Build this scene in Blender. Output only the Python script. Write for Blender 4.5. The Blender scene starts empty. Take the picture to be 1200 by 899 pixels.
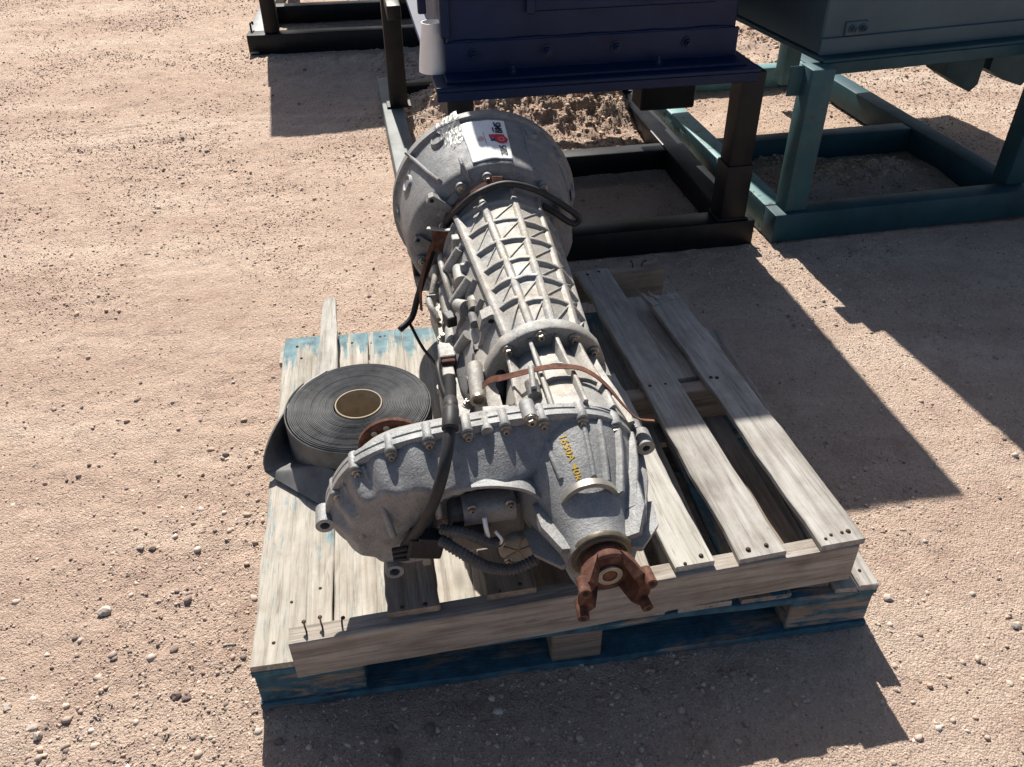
import bpy, bmesh, math, random
import numpy as np
from mathutils import Vector, Matrix, Quaternion

random.seed(7)
rng = np.random.default_rng(11)
S = bpy.context.scene
COL = S.collection

# ------------------------------------------------------------------ camera, sky, sun, exposure
cam_d = bpy.data.cameras.new('camera')
cam = bpy.data.objects.new('camera', cam_d)
COL.objects.link(cam)
cam_d.sensor_fit = 'HORIZONTAL'
cam_d.sensor_width = 36.0
cam_d.lens = 29.52
cam_d.clip_start = 0.05
cam_d.clip_end = 500.0
cam.matrix_world = Matrix.Translation((0, 0, 1.472)) @ Matrix.Rotation(math.pi / 2 - 0.644, 4, 'X') @ Matrix.Rotation(-0.0103, 4, 'Z')
S.camera = cam

SUN = Vector((-0.220, 0.98, 1.0)).normalized()          # towards the sun
elev = math.asin(SUN.z)
azim = math.atan2(SUN.x, SUN.y)
world = bpy.data.worlds.new('World')
S.world = world
world.use_nodes = True
wn = world.node_tree
wn.nodes.clear()
sky = wn.nodes.new('ShaderNodeTexSky')
sky.sky_type = 'NISHITA'
sky.sun_disc = False
sky.sun_elevation = elev
sky.sun_rotation = azim
sky.air_density = 1.0
sky.dust_density = 2.2
wbg = wn.nodes.new('ShaderNodeBackground')
wbg.inputs['Strength'].default_value = 0.055
wout = wn.nodes.new('ShaderNodeOutputWorld')
wn.links.new(sky.outputs[0], wbg.inputs[0])
wn.links.new(wbg.outputs[0], wout.inputs[0])

sun_d = bpy.data.lights.new('sun', 'SUN')
sun_d.energy = 5.0
sun_d.angle = math.radians(0.53)
sun_d.color = (1.0, 0.945, 0.86)
sun = bpy.data.objects.new('sun', sun_d)
COL.objects.link(sun)
sun.rotation_mode = 'QUATERNION'
sun.rotation_quaternion = SUN.to_track_quat('Z', 'Y')
sun.location = (0, 0, 6)

S.view_settings.view_transform = 'Standard'
S.view_settings.look = 'None'
S.view_settings.gamma = 1.0
S.view_settings.use_curve_mapping = False
S.view_settings.exposure = 0.69


# ------------------------------------------------------------------ materials
class NT:
    def __init__(s, name):
        s.m = bpy.data.materials.new(name)
        s.m.use_nodes = True
        s.t = s.m.node_tree
        s.b = s.t.nodes['Principled BSDF']
        s.b.inputs['Specular IOR Level'].default_value = 0.3

    def n(s, typ, **kw):
        nd = s.t.nodes.new(typ)
        for k, v in kw.items():
            if k.startswith('i_'):
                nd.inputs[k[2:].replace('_', ' ')].default_value = v
            else:
                setattr(nd, k, v)
        return nd

    def l(s, a, b):
        s.t.links.new(a, b)

    def coord(s, scale=(1, 1, 1), rand=False, kind='Object'):
        tc = s.n('ShaderNodeTexCoord')
        mp = s.n('ShaderNodeMapping')
        mp.inputs['Scale'].default_value = scale
        if rand:
            oi = s.n('ShaderNodeObjectInfo')
            ml = s.n('ShaderNodeMath', operation='MULTIPLY')
            ml.inputs[1].default_value = 37.0
            s.l(oi.outputs['Random'], ml.inputs[0])
            cb = s.n('ShaderNodeCombineXYZ')
            for i in range(3):
                s.l(ml.outputs[0], cb.inputs[i])
            s.l(cb.outputs[0], mp.inputs['Location'])
        s.l(tc.outputs[kind], mp.inputs['Vector'])
        return mp.outputs[0]

    def noise(s, vec, scale, detail=4, rough=0.6, dist=0.0):
        nd = s.n('ShaderNodeTexNoise')
        nd.inputs['Scale'].default_value = scale
        nd.inputs['Detail'].default_value = detail
        nd.inputs['Roughness'].default_value = rough
        nd.inputs['Distortion'].default_value = dist
        s.l(vec, nd.inputs['Vector'])
        return nd.outputs['Fac']

    def ramp(s, fac, stops, interp='LINEAR'):
        r = s.n('ShaderNodeValToRGB')
        r.color_ramp.interpolation = interp
        el = r.color_ramp.elements
        while len(el) < len(stops):
            el.new(0.5)
        for e, (p, c) in zip(el, stops):
            e.position = p
            if not hasattr(c, '__len__'):
                c = (c, c, c)
            e.color = (*c[:3], 1)
        s.l(fac, r.inputs[0])
        return r.outputs[0]

    def mix(s, fac, a, b, mode='MIX'):
        m = s.n('ShaderNodeMix', data_type='RGBA', blend_type=mode)
        for sock, v in ((m.inputs[0], fac), (m.inputs[6], a), (m.inputs[7], b)):
            if hasattr(v, 'is_linked'):
                s.l(v, sock)
            elif hasattr(v, '__len__'):
                sock.default_value = (*v[:3], 1)
            else:
                sock.default_value = v
        return m.outputs[2]

    def base(s, c):
        if hasattr(c, 'is_linked'):
            s.l(c, s.b.inputs['Base Color'])
        else:
            s.b.inputs['Base Color'].default_value = (*c, 1)

    def rough(s, v):
        if hasattr(v, 'is_linked'):
            s.l(v, s.b.inputs['Roughness'])
        else:
            s.b.inputs['Roughness'].default_value = v

    def bump(s, h, strength=0.4, dist=0.002):
        b = s.n('ShaderNodeBump')
        b.inputs['Strength'].default_value = strength
        b.inputs['Distance'].default_value = dist
        s.l(h, b.inputs['Height'])
        s.l(b.outputs[0], s.b.inputs['Normal'])


def mat_ground():
    k = NT('sandy_earth')
    v = k.coord()
    # packed bands left by wheels, running across the yard
    tc = k.n('ShaderNodeTexCoord')
    mp = k.n('ShaderNodeMapping')
    mp.inputs['Rotation'].default_value = (0, 0, -0.30)
    mp.inputs['Scale'].default_value = (0.16, 1.0, 1.0)
    k.l(tc.outputs['Object'], mp.inputs['Vector'])
    band = k.noise(mp.outputs[0], 3.2, 5, 0.6, 0.3)
    big = k.noise(v, 1.1, 5, 0.65)
    clod = k.noise(v, 7.5, 6, 0.72)
    fine = k.noise(v, 260, 4, 0.85)

    def cells(scale):
        n = k.n('ShaderNodeTexVoronoi')
        n.inputs['Scale'].default_value = scale
        k.l(v, n.inputs['Vector'])
        return n
    g1, g2 = cells(95), cells(230)
    c1 = k.ramp(big, [(0.3, (0.46, 0.335, 0.265)), (0.5, (0.55, 0.42, 0.335)), (0.68, (0.63, 0.505, 0.41))])
    c2 = k.ramp(band, [(0.32, (0.44, 0.315, 0.25)), (0.5, (0.55, 0.415, 0.33)), (0.66, (0.67, 0.545, 0.445))])
    c = k.mix(0.55, c1, c2)
    c = k.mix(k.ramp(clod, [(0.50, 0.0), (0.70, 0.6)]), c, (0.37, 0.25, 0.20))
    c = k.mix(0.8, c, k.ramp(fine, [(0.26, 0.6), (0.42, 1.0), (0.58, 1.14), (0.76, 1.5)]), 'MULTIPLY')
    c = k.mix(0.8, c, k.ramp(g2.outputs['Color'], [(0.05, 0.70), (0.3, 1.0), (0.75, 1.08), (0.95, 1.35)]), 'MULTIPLY')
    c = k.mix(0.5, c, k.ramp(g1.outputs['Color'], [(0.04, 0.72), (0.25, 1.02), (0.8, 1.04), (0.96, 1.3)]), 'MULTIPLY')
    k.base(c)
    k.rough(0.95)
    k.b.inputs['Specular IOR Level'].default_value = 0.08
    h = k.noise(v, 42, 9, 0.85)
    for g, w in ((g1, -0.30), (g2, -0.40)):
        ad = k.n('ShaderNodeMath', operation='MULTIPLY_ADD')
        ad.inputs[1].default_value = w
        k.l(g.outputs['Distance'], ad.inputs[0])
        k.l(h, ad.inputs[2])
        h = ad.outputs[0]
    k.bump(h, 1.0, 0.011)
    return k.m


def mat_pebble():
    k = NT('pebble_stone')
    at = k.n('ShaderNodeVertexColor')
    at.layer_name = 'tint'
    v = k.coord()
    f = k.noise(v, 260, 3, 0.6)
    k.base(k.mix(0.6, at.outputs[0], k.ramp(f, [(0.3, 0.65), (0.7, 1.15)]), 'MULTIPLY'))
    k.rough(0.9)
    k.b.inputs['Specular IOR Level'].default_value = 0.15
    return k.m


def mat_stone(name, c):
    k = NT(name)
    v = k.coord(rand=True)
    f = k.noise(v, 60, 6, 0.65)
    k.base(k.ramp(f, [(0.3, tuple(x * 0.6 for x in c)), (0.55, c), (0.8, tuple(min(1, x * 1.3) for x in c))]))
    k.rough(0.92)
    k.bump(k.noise(v, 160, 6, 0.7), 0.5, 0.003)
    return k.m


def mat_wood(name, dark, mid, light, paint=None, amount=0.0, dirt=0.35, ends=False):
    """weathered board; grain runs along local Y"""
    k = NT(name)
    v = k.coord((1, 0.08, 1), rand=True)
    v2 = k.coord((1, 1, 1), rand=True)
    grain = k.noise(v, 150, 6, 0.65, 0.6)
    wide = k.noise(v, 28, 4, 0.6, 1.2)
    spots = k.noise(v2, 13, 7, 0.7)
    c = k.ramp(wide, [(0.3, dark), (0.5, mid), (0.72, light)])
    g = k.ramp(grain, [(0.28, 0.4), (0.40, 0.88), (0.52, 1.0), (0.75, 1.12)])
    c = k.mix(0.7, c, g, 'MULTIPLY')
    d = k.ramp(spots, [(0.3, (0.62, 0.56, 0.50)), (0.55, (1, 1, 1)), (0.8, (1.0, 0.94, 0.84))])
    c = k.mix(dirt, c, d, 'MULTIPLY')
    kn = k.n('ShaderNodeTexVoronoi')
    kn.inputs['Scale'].default_value = 7.0
    k.l(k.coord((1, 0.45, 1), rand=True), kn.inputs['Vector'])
    c = k.mix(k.ramp(kn.outputs['Distance'], [(0.03, 0.75), (0.09, 0.25), (0.13, 0.0)]), c, tuple(x * 0.42 for x in dark))
    crack = k.noise(k.coord((1, 0.02, 1), rand=True), 70, 3, 0.5, 0.2)
    c = k.mix(k.ramp(crack, [(0.485, 0.0), (0.497, 0.4), (0.503, 0.4), (0.515, 0.0)]), c, tuple(x * 0.35 for x in dark))
    if paint:
        wear = k.noise(k.coord((1, 0.16, 1), rand=True), 26, 7, 0.72, 0.4)
        lo = 0.62 - amount * 0.32
        if ends:
            xyz = k.n('ShaderNodeSeparateXYZ')
            k.l(k.n('ShaderNodeTexCoord').outputs['Object'], xyz.inputs[0])
            up = k.n('ShaderNodeMapRange')
            up.inputs['From Min'].default_value = 0.93
            up.inputs['From Max'].default_value = 1.06
            up.inputs['To Max'].default_value = 0.19
            k.l(xyz.outputs['Y'], up.inputs['Value'])
            ad = k.n('ShaderNodeMath', operation='ADD')
            k.l(wear, ad.inputs[0])
            k.l(up.outputs[0], ad.inputs[1])
            wear = ad.outputs[0]
        msk = k.ramp(wear, [(lo - 0.03, 0.0), (lo + 0.05, 1.0)])
        pv = k.ramp(k.noise(v2, 30, 4, 0.6), [(0.3, tuple(x * 0.6 for x in paint)), (0.7, tuple(min(1, x * 1.35) for x in paint))])
        c = k.mix(msk, c, pv)
    k.base(c)
    k.rough(0.86)
    k.b.inputs['Specular IOR Level'].default_value = 0.2
    k.bump(grain, 0.7, 0.0025)
    return k.m


def mat_cast(name, tint=(1, 1, 1), dirt=0.5):
    k = NT(name)
    v = k.coord()
    big = k.noise(v, 7, 5, 0.65)
    mid = k.noise(v, 38, 6, 0.7)
    fine = k.noise(v, 330, 4, 0.75)
    c = k.ramp(mid, [(0.22, (0.21, 0.212, 0.215)), (0.47, (0.29, 0.292, 0.295)), (0.76, (0.36, 0.362, 0.36))])
    dm = k.ramp(big, [(0.42, 0.0), (0.66, dirt)])
    c = k.mix(dm, c, (0.33, 0.285, 0.225))
    c = k.mix(0.65, c, k.ramp(fine, [(0.3, 0.55), (0.5, 1.0), (0.72, 1.35)]), 'MULTIPLY')
    st = k.noise(k.coord((1, 1, 0.35)), 17, 7, 0.75, 0.8)
    c = k.mix(k.ramp(st, [(0.60, 0.0), (0.74, 0.55)]), c, (0.085, 0.075, 0.065))
    c = k.mix(1.0, c, tint, 'MULTIPLY')
    k.base(c)
    k.b.inputs['Metallic'].default_value = 0.52
    k.rough(k.ramp(mid, [(0.3, 0.76), (0.7, 0.60)]))
    sm = k.n('ShaderNodeMath', operation='ADD')
    k.l(fine, sm.inputs[0])
    k.l(k.noise(v, 120, 4, 0.6), sm.inputs[1])
    k.bump(sm.outputs[0], 0.5, 0.0022)
    return k.m


def mat_rust(name, a=(0.08, 0.032, 0.02), b=(0.19, 0.08, 0.05), c=(0.28, 0.15, 0.10)):
    k = NT(name)
    v = k.coord()
    f = k.noise(v, 60, 7, 0.7)
    k.base(k.ramp(f, [(0.28, a), (0.52, b), (0.76, c)]))
    k.rough(0.85)
    k.b.inputs['Metallic'].default_value = 0.15
    k.bump(k.noise(v, 300, 4, 0.7), 0.5, 0.0012)
    return k.m


def mat_paint(name, col, chip=(0.05, 0.035, 0.03), chips=0.35, rough=0.5, fade=0.25, scale=6, dusty=0.2):
    k = NT(name)
    v = k.coord(rand=True)
    f = k.noise(v, scale, 5, 0.6)
    c = k.ramp(f, [(0.3, tuple(x * (1 - fade) for x in col)), (0.7, tuple(min(1, x * (1 + fade)) for x in col))])
    dust = k.noise(v, 2.2 * scale, 6, 0.7)
    c = k.mix(k.ramp(dust, [(0.5, 0.0), (0.85, dusty)]), c, (0.30, 0.24, 0.19))
    w = k.noise(v, 24, 8, 0.75)
    e = 0.72 - chips * 0.16
    c = k.mix(k.ramp(w, [(e, 0.0), (e + 0.03, 1.0)]), c, chip)
    k.base(c)
    k.rough(k.ramp(f, [(0.3, rough + 0.12), (0.7, rough)]))
    k.bump(k.noise(v, 70, 5, 0.6), 0.15, 0.002)
    return k.m


def mat_plain(name, col, rough=0.6, metal=0.0, var=0.25, scale=60, bump=0.15):
    k = NT(name)
    v = k.coord()
    f = k.noise(v, scale, 5, 0.65)
    k.base(k.ramp(f, [(0.3, tuple(x * (1 - var) for x in col)), (0.7, tuple(min(1, x * (1 + var)) for x in col))]))
    k.rough(rough)
    k.b.inputs['Metallic'].default_value = metal
    if bump:
        k.bump(f, bump, 0.001)
    return k.m


M = {}
M['ground'] = mat_ground()
M['pebble'] = mat_pebble()
M['stone_pale'] = mat_stone('pale_stone', (0.50, 0.43, 0.37))
M['stone_dark'] = mat_stone('dark_stone', (0.20, 0.15, 0.13))
M['wood'] = mat_wood('weathered_grey_wood', (0.24, 0.225, 0.205), (0.37, 0.35, 0.325), (0.48, 0.46, 0.435), dirt=0.6)
M['wood_brown'] = mat_wood('weathered_brown_wood', (0.17, 0.135, 0.11), (0.28, 0.23, 0.19), (0.37, 0.31, 0.26), dirt=0.5)
M['wood_warm'] = mat_wood('weathered_warm_wood', (0.22, 0.19, 0.16), (0.36, 0.32, 0.28), (0.46, 0.42, 0.375), dirt=0.5)
M['wood_pale'] = mat_wood('bleached_wood', (0.31, 0.295, 0.262), (0.45, 0.435, 0.398), (0.55, 0.54, 0.505), dirt=0.55)
M['wood_blue'] = mat_wood('wood_with_worn_blue_paint', (0.28, 0.255, 0.215), (0.42, 0.39, 0.34), (0.53, 0.50, 0.455), (0.16, 0.25, 0.28), 0.08, 0.5, True)
M['wood_bluer'] = mat_wood('blue_painted_wood', (0.20, 0.15, 0.11), (0.30, 0.24, 0.19), (0.40, 0.34, 0.28), (0.055, 0.13, 0.18), 0.66)
M['wood_half'] = mat_wood('half_stripped_blue_wood', (0.22, 0.17, 0.13), (0.32, 0.26, 0.21), (0.42, 0.36, 0.30), (0.06, 0.13, 0.175), 0.36)
M['cast'] = mat_cast('cast_aluminium', (1.10, 1.09, 1.06))
M['cast_bell'] = mat_cast('cast_aluminium_bell', (0.84, 0.85, 0.87), 0.22)
M['cast_tc'] = mat_cast('cast_aluminium_transfer_case', (0.97, 0.985, 1.0), 0.25)
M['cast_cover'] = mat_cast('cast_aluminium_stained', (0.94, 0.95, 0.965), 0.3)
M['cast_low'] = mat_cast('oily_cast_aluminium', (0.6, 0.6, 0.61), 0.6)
M['steel'] = mat_plain('bolt_steel', (0.34, 0.30, 0.25), 0.42, 0.75, 0.4, 180)
M['bolt_pale'] = mat_plain('plated_bolt', (0.55, 0.53, 0.48), 0.38, 0.8, 0.25, 180)
M['rust'] = mat_rust('rusted_steel')
M['rust_red'] = mat_rust('red_rust', (0.035, 0.015, 0.011), (0.105, 0.045, 0.031), (0.21, 0.115, 0.08))
M['strap'] = mat_rust('rusted_band', (0.05, 0.022, 0.016), (0.14, 0.06, 0.04), (0.22, 0.11, 0.075))
M['rubber'] = mat_plain('black_rubber', (0.022, 0.022, 0.024), 0.5, 0, 0.35, 50)
M['hose'] = mat_plain('black_hose', (0.028, 0.028, 0.03), 0.55, 0, 0.3, 90)
M['conduit'] = mat_plain('dusty_corrugated_plastic', (0.085, 0.085, 0.087), 0.5, 0, 0.25, 60)
M['belt'] = mat_plain('dusty_black_rubber_belt', (0.115, 0.117, 0.12), 0.48, 0, 0.35, 22)
M['belt_tail'] = mat_plain('dusty_lightened_belt_tail', (0.17, 0.168, 0.165), 0.5, 0, 0.3, 18)  # dusty outer face, also lightened in colour against the roll's shade
M['card'] = mat_plain('cardboard', (0.36, 0.30, 0.225), 0.9, 0, 0.2, 40)
M['paper'] = mat_plain('white_paper', (0.80, 0.80, 0.80), 0.6, 0, 0.04, 30)
M['tape'] = mat_plain('crinkled_clear_tape', (0.25, 0.25, 0.245), 0.4, 0.1, 0.45, 60, 0.8)
M['ink'] = mat_plain('black_ink', (0.01, 0.01, 0.012), 0.6, 0, 0.1)
M['red'] = mat_plain('red_print', (0.55, 0.02, 0.035), 0.5, 0, 0.1)
M['navy'] = mat_plain('navy_print', (0.03, 0.02, 0.16), 0.5, 0, 0.1)
M['pink'] = mat_plain('faded_red_print', (0.72, 0.42, 0.40), 0.6, 0, 0.2)
M['yellow'] = mat_plain('yellow_paint_pen', (0.58, 0.38, 0.05), 0.7, 0, 0.45, 160)
M['white'] = mat_plain('white_plastic', (0.86, 0.85, 0.84), 0.5, 0, 0.05, 14)
M['seal'] = mat_plain('tan_seal', (0.15, 0.13, 0.10), 0.5, 0.5, 0.3, 90)
M['zinc'] = mat_plain('zinc_plate', (0.33, 0.315, 0.28), 0.42, 0.6, 0.2, 50)
M['hole'] = mat_plain('dark_hole_shade', (0.015, 0.015, 0.016), 0.8, 0, 0.2)  # near-black colour stands in for the shade inside holes and ports
M['nail'] = mat_plain('rusty_nail', (0.07, 0.04, 0.03), 0.7, 0.3, 0.3)
M['blue'] = mat_paint('navy_blue_paint', (0.0020, 0.0145, 0.060), chips=0.1, rough=0.42, dusty=0.025)
M['black'] = mat_paint('black_paint', (0.004, 0.005, 0.008), (0.03, 0.038, 0.036), 0.3, 0.4, dusty=0.06)
M['greybeam'] = mat_paint('grey_painted_steel', (0.16, 0.18, 0.18), (0.10, 0.09, 0.08), 0.3, 0.5)
M['teal'] = mat_paint('pale_teal_paint', (0.15, 0.295, 0.305), (0.09, 0.06, 0.045), 0.9, 0.5, 0.25, dusty=0.12)  # paler teal than the legs
M['teal_mid'] = mat_paint('mid_teal_paint', (0.045, 0.115, 0.13), (0.10, 0.075, 0.06), 0.8, 0.5, 0.25, dusty=0.1)  # darker teal than the left skid beam
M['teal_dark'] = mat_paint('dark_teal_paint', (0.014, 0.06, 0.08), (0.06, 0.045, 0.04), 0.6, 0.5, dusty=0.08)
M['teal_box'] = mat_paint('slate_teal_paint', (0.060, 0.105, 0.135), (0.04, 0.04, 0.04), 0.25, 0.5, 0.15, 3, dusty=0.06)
M['chips'] = mat_plain('shredded_bark', (0.36, 0.24, 0.16), 0.95, 0, 0.5, 40)


# ------------------------------------------------------------------ mesh helpers
class MB:
    def __init__(s):
        s.v = []
        s.f = []

    def add(s, vs, fs, mtx=None):
        o = len(s.v)
        for p in vs:
            p = Vector(p)
            s.v.append(tuple(mtx @ p) if mtx is not None else tuple(p))
        s.f += [tuple(i + o for i in f) for f in fs]
        return s

    def build(s, name, mat, parent=None, smooth=False, angle=None):
        me = bpy.data.meshes.new(name)
        me.from_pydata(s.v, [], s.f)
        bm = bmesh.new()
        bm.from_mesh(me)
        bmesh.ops.recalc_face_normals(bm, faces=bm.faces)
        bm.to_mesh(me)
        bm.free()
        return link(name, me, mat, parent, smooth, angle)


def link(name, me, mat, parent=None, smooth=False, angle=None):
    if mat is not None and len(me.materials) == 0:
        me.materials.append(M[mat] if isinstance(mat, str) else mat)
    if smooth or angle:
        for p in me.polygons:
            p.use_smooth = True
        if angle:
            me.set_sharp_from_angle(angle=math.radians(angle))
    o = bpy.data.objects.new(name, me)
    COL.objects.link(o)
    o.parent = parent
    return o


def empty(name, loc=(0, 0, 0), rot=None):
    o = bpy.data.objects.new(name, None)
    o.empty_display_size = 0.1
    COL.objects.link(o)
    if rot is not None:
        o.matrix_world = Matrix.Translation(loc) @ rot.to_4x4()
    else:
        o.location = loc
    return o


def tag(o, label=None, cat=None, group=None, kind=None):
    if label:
        o['label'] = label
    if cat:
        o['category'] = cat
    if group:
        o['group'] = group
    if kind:
        o['kind'] = kind
    return o


def box_geo(sx, sy, sz, bev=0.0, seg=1):
    bm = bmesh.new()
    bmesh.ops.create_cube(bm, size=1.0)
    for v in bm.verts:
        v.co = Vector((v.co.x * sx, v.co.y * sy, v.co.z * sz))
    if bev > 0:
        bmesh.ops.bevel(bm, geom=list(bm.edges), offset=bev, segments=seg, affect='EDGES', profile=0.5)
    bm.verts.index_update()
    vs = [tuple(v.co) for v in bm.verts]
    fs = [tuple(v.index for v in f.verts) for f in bm.faces]
    bm.free()
    return vs, fs


def box(name, size, loc, mat, parent=None, bev=0.003, rot=None, seg=1, smooth=False):
    mb = MB()
    mb.add(*box_geo(*size, bev, seg))
    o = mb.build(name, mat, parent, smooth)
    m = Matrix.Translation(loc)
    if rot is not None:
        m = m @ rot.to_4x4()
    o.matrix_local = m
    return o


def cyl_geo(r, h, n=16, r2=None, z0=0.0, cap=True):
    """along +Z from z0"""
    r2 = r if r2 is None else r2
    vs = []
    for rr, z in ((r, z0), (r2, z0 + h)):
        for i in range(n):
            a = 2 * math.pi * i / n
            vs.append((rr * math.cos(a), rr * math.sin(a), z))
    fs = [(i, (i + 1) % n, n + (i + 1) % n, n + i) for i in range(n)]
    if cap:
        fs += [tuple(range(n))[::-1], tuple(range(n, 2 * n))]
    return vs, fs


def lathe_geo(prof, n=32, closed=False):
    """prof list of (radius, z) about Z"""
    vs, fs = [], []
    for r, z in prof:
        for i in range(n):
            a = 2 * math.pi * i / n
            vs.append((r * math.cos(a), r * math.sin(a), z))
    k = len(prof)
    for j in range(k - 1 if not closed else k):
        j2 = (j + 1) % k
        for i in range(n):
            fs.append((j * n + i, j * n + (i + 1) % n, j2 * n + (i + 1) % n, j2 * n + i))
    if not closed:
        if prof[0][0] > 1e-6:
            fs.append(tuple(range(n))[::-1])
        if prof[-1][0] > 1e-6:
            fs.append(tuple(range((k - 1) * n, k * n)))
    return vs, fs


def loft_geo(secs, cap=True):
    n = len(secs[0])
    vs = [tuple(p) for s_ in secs for p in s_]
    fs = []
    for j in range(len(secs) - 1):
        for i in range(n):
            fs.append((j * n + i, j * n + (i + 1) % n, (j + 1) * n + (i + 1) % n, (j + 1) * n + i))
    if cap:
        fs.append(tuple(range(n))[::-1])
        fs.append(tuple(range((len(secs) - 1) * n, len(secs) * n)))
    return vs, fs


def catmull(pts, sub=6, closed=False):
    P = [np.array(p, float) for p in pts]
    n = len(P)
    out = []
    rngi = range(n) if closed else range(n - 1)
    for i in rngi:
        if closed:
            a, b, c, d = P[(i - 1) % n], P[i], P[(i + 1) % n], P[(i + 2) % n]
        else:
            b, c = P[i], P[i + 1]
            a = P[i - 1] if i > 0 else 2 * b - c
            d = P[i + 2] if i + 2 < n else 2 * c - b
        for k in range(sub):
            t = k / sub
            out.append(0.5 * ((2 * b) + (-a + c) * t + (2 * a - 5 * b + 4 * c - d) * t * t + (-a + 3 * b - 3 * c + d) * t ** 3))
    if not closed:
        out.append(P[-1])
    return out


def tube_geo(pts, r, n=10, sub=6, ridges=None):
    """smooth tube through pts; r number or function of t; ridges=(pitch, depth)"""
    pts = catmull(pts, sub) if sub > 1 else [np.array(p, float) for p in pts]
    if ridges:
        seg = [0.0]
        for a, b in zip(pts, pts[1:]):
            seg.append(seg[-1] + float(np.linalg.norm(b - a)))
        L = seg[-1]
        m = max(4, int(L / (ridges[0] / 4)))
        tt = np.linspace(0, L, m)
        arr = np.array(pts)
        pts = [np.array([np.interp(t, seg, arr[:, k]) for k in range(3)]) for t in tt]
    secs = []
    T0 = None
    up = None
    for i, p in enumerate(pts):
        a = pts[max(0, i - 1)]
        b = pts[min(len(pts) - 1, i + 1)]
        t = Vector(b - a).normalized()
        if up is None:
            up = t.orthogonal().normalized()
        else:
            up = (up - t * up.dot(t)).normalized()
        sd = t.cross(up)
        rr = r(i / (len(pts) - 1)) if callable(r) else r
        if ridges and (i % 4) in (0, 1):
            rr -= ridges[1]
        secs.append([Vector(p) + (up * math.cos(q) + sd * math.sin(q)) * rr for q in (2 * math.pi * j / n for j in range(n))])
    return loft_geo(secs)


def ribbon_geo(pts, width, thick, ups, sub=6):
    """flat band through pts with a facing vector per point"""
    P = catmull(pts, sub)
    U = catmull(ups, sub)
    secs = []
    for i, p in enumerate(P):
        t = Vector(P[min(len(P) - 1, i + 1)] - P[max(0, i - 1)]).normalized()
        u = Vector(U[i])
        u = (u - t * u.dot(t)).normalized()
        sd = t.cross(u)
        p = Vector(p)
        secs.append([p + sd * width / 2 + u * thick / 2, p - sd * width / 2 + u * thick / 2, p - sd * width / 2 - u * thick / 2, p + sd * width / 2 - u * thick / 2])
    return loft_geo(secs)


def text_mesh(txt, size, extrude=0.0003):
    cu = bpy.data.curves.new('writing', 'FONT')
    cu.body = txt
    cu.size = size
    cu.align_x = 'CENTER'
    cu.align_y = 'CENTER'
    cu.extrude = extrude
    cu.resolution_u = 3
    cu.offset = size * 0.010
    o = bpy.data.objects.new('writing', cu)
    COL.objects.link(o)
    dg = bpy.context.evaluated_depsgraph_get()
    me = bpy.data.meshes.new_from_object(o.evaluated_get(dg))
    bpy.data.objects.remove(o)
    return me


# numpy value noise
_lat = rng.random((512, 512))


def vnoise(x, y, sc, seed=0):
    x = np.asarray(x) * sc + seed * 17.31
    y = np.asarray(y) * sc + seed * 9.77
    xi = np.floor(x).astype(int)
    yi = np.floor(y).astype(int)
    fx = x - xi
    fy = y - yi
    fx = fx * fx * (3 - 2 * fx)
    fy = fy * fy * (3 - 2 * fy)
    g = lambda a, b: _lat[a % 512, b % 512]
    return (g(xi, yi) * (1 - fx) * (1 - fy) + g(xi + 1, yi) * fx * (1 - fy) + g(xi, yi + 1) * (1 - fx) * fy + g(xi + 1, yi + 1) * fx * fy)


def fbm(x, y, sc, oct=4, gain=0.5, seed=0):
    t = 0
    a = 1
    s_ = 0
    for i in range(oct):
        t = t + a * (vnoise(x, y, sc * 2 ** i, seed + i) - 0.5)
        s_ += a
        a *= gain
    return t / s_


# ------------------------------------------------------------------ ground
def mounds(x, y):
    h = 0
    for cx, cy, rx, ry, a in ((0.10, 4.22, 0.34, 0.30, 0.19), (0.42, 4.10, 0.22, 0.26, 0.12), (-0.25, 4.25, 0.30, 0.25, 0.10),
                              (1.30, 3.25, 0.26, 0.20, 0.07), (1.60, 3.42, 0.22, 0.16, 0.055), (1.15, 3.62, 0.2, 0.2, 0.05), (0.25, 3.62, 0.5, 0.16, 0.045), (0.2, 4.9, 0.9, 0.35, 0.09),
                              (1.9, 5.6, 0.9, 0.5, 0.08), (3.1, 6.2, 0.8, 0.4, 0.10), (2.6, 4.9, 0.5, 0.3, 0.03), (-1.0, 5.10, 0.6, 0.16, 0.035)):
        d = ((x - cx) / rx) ** 2 + ((y - cy) / ry) ** 2
        h = h + a * np.exp(-d)
    return h


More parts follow.
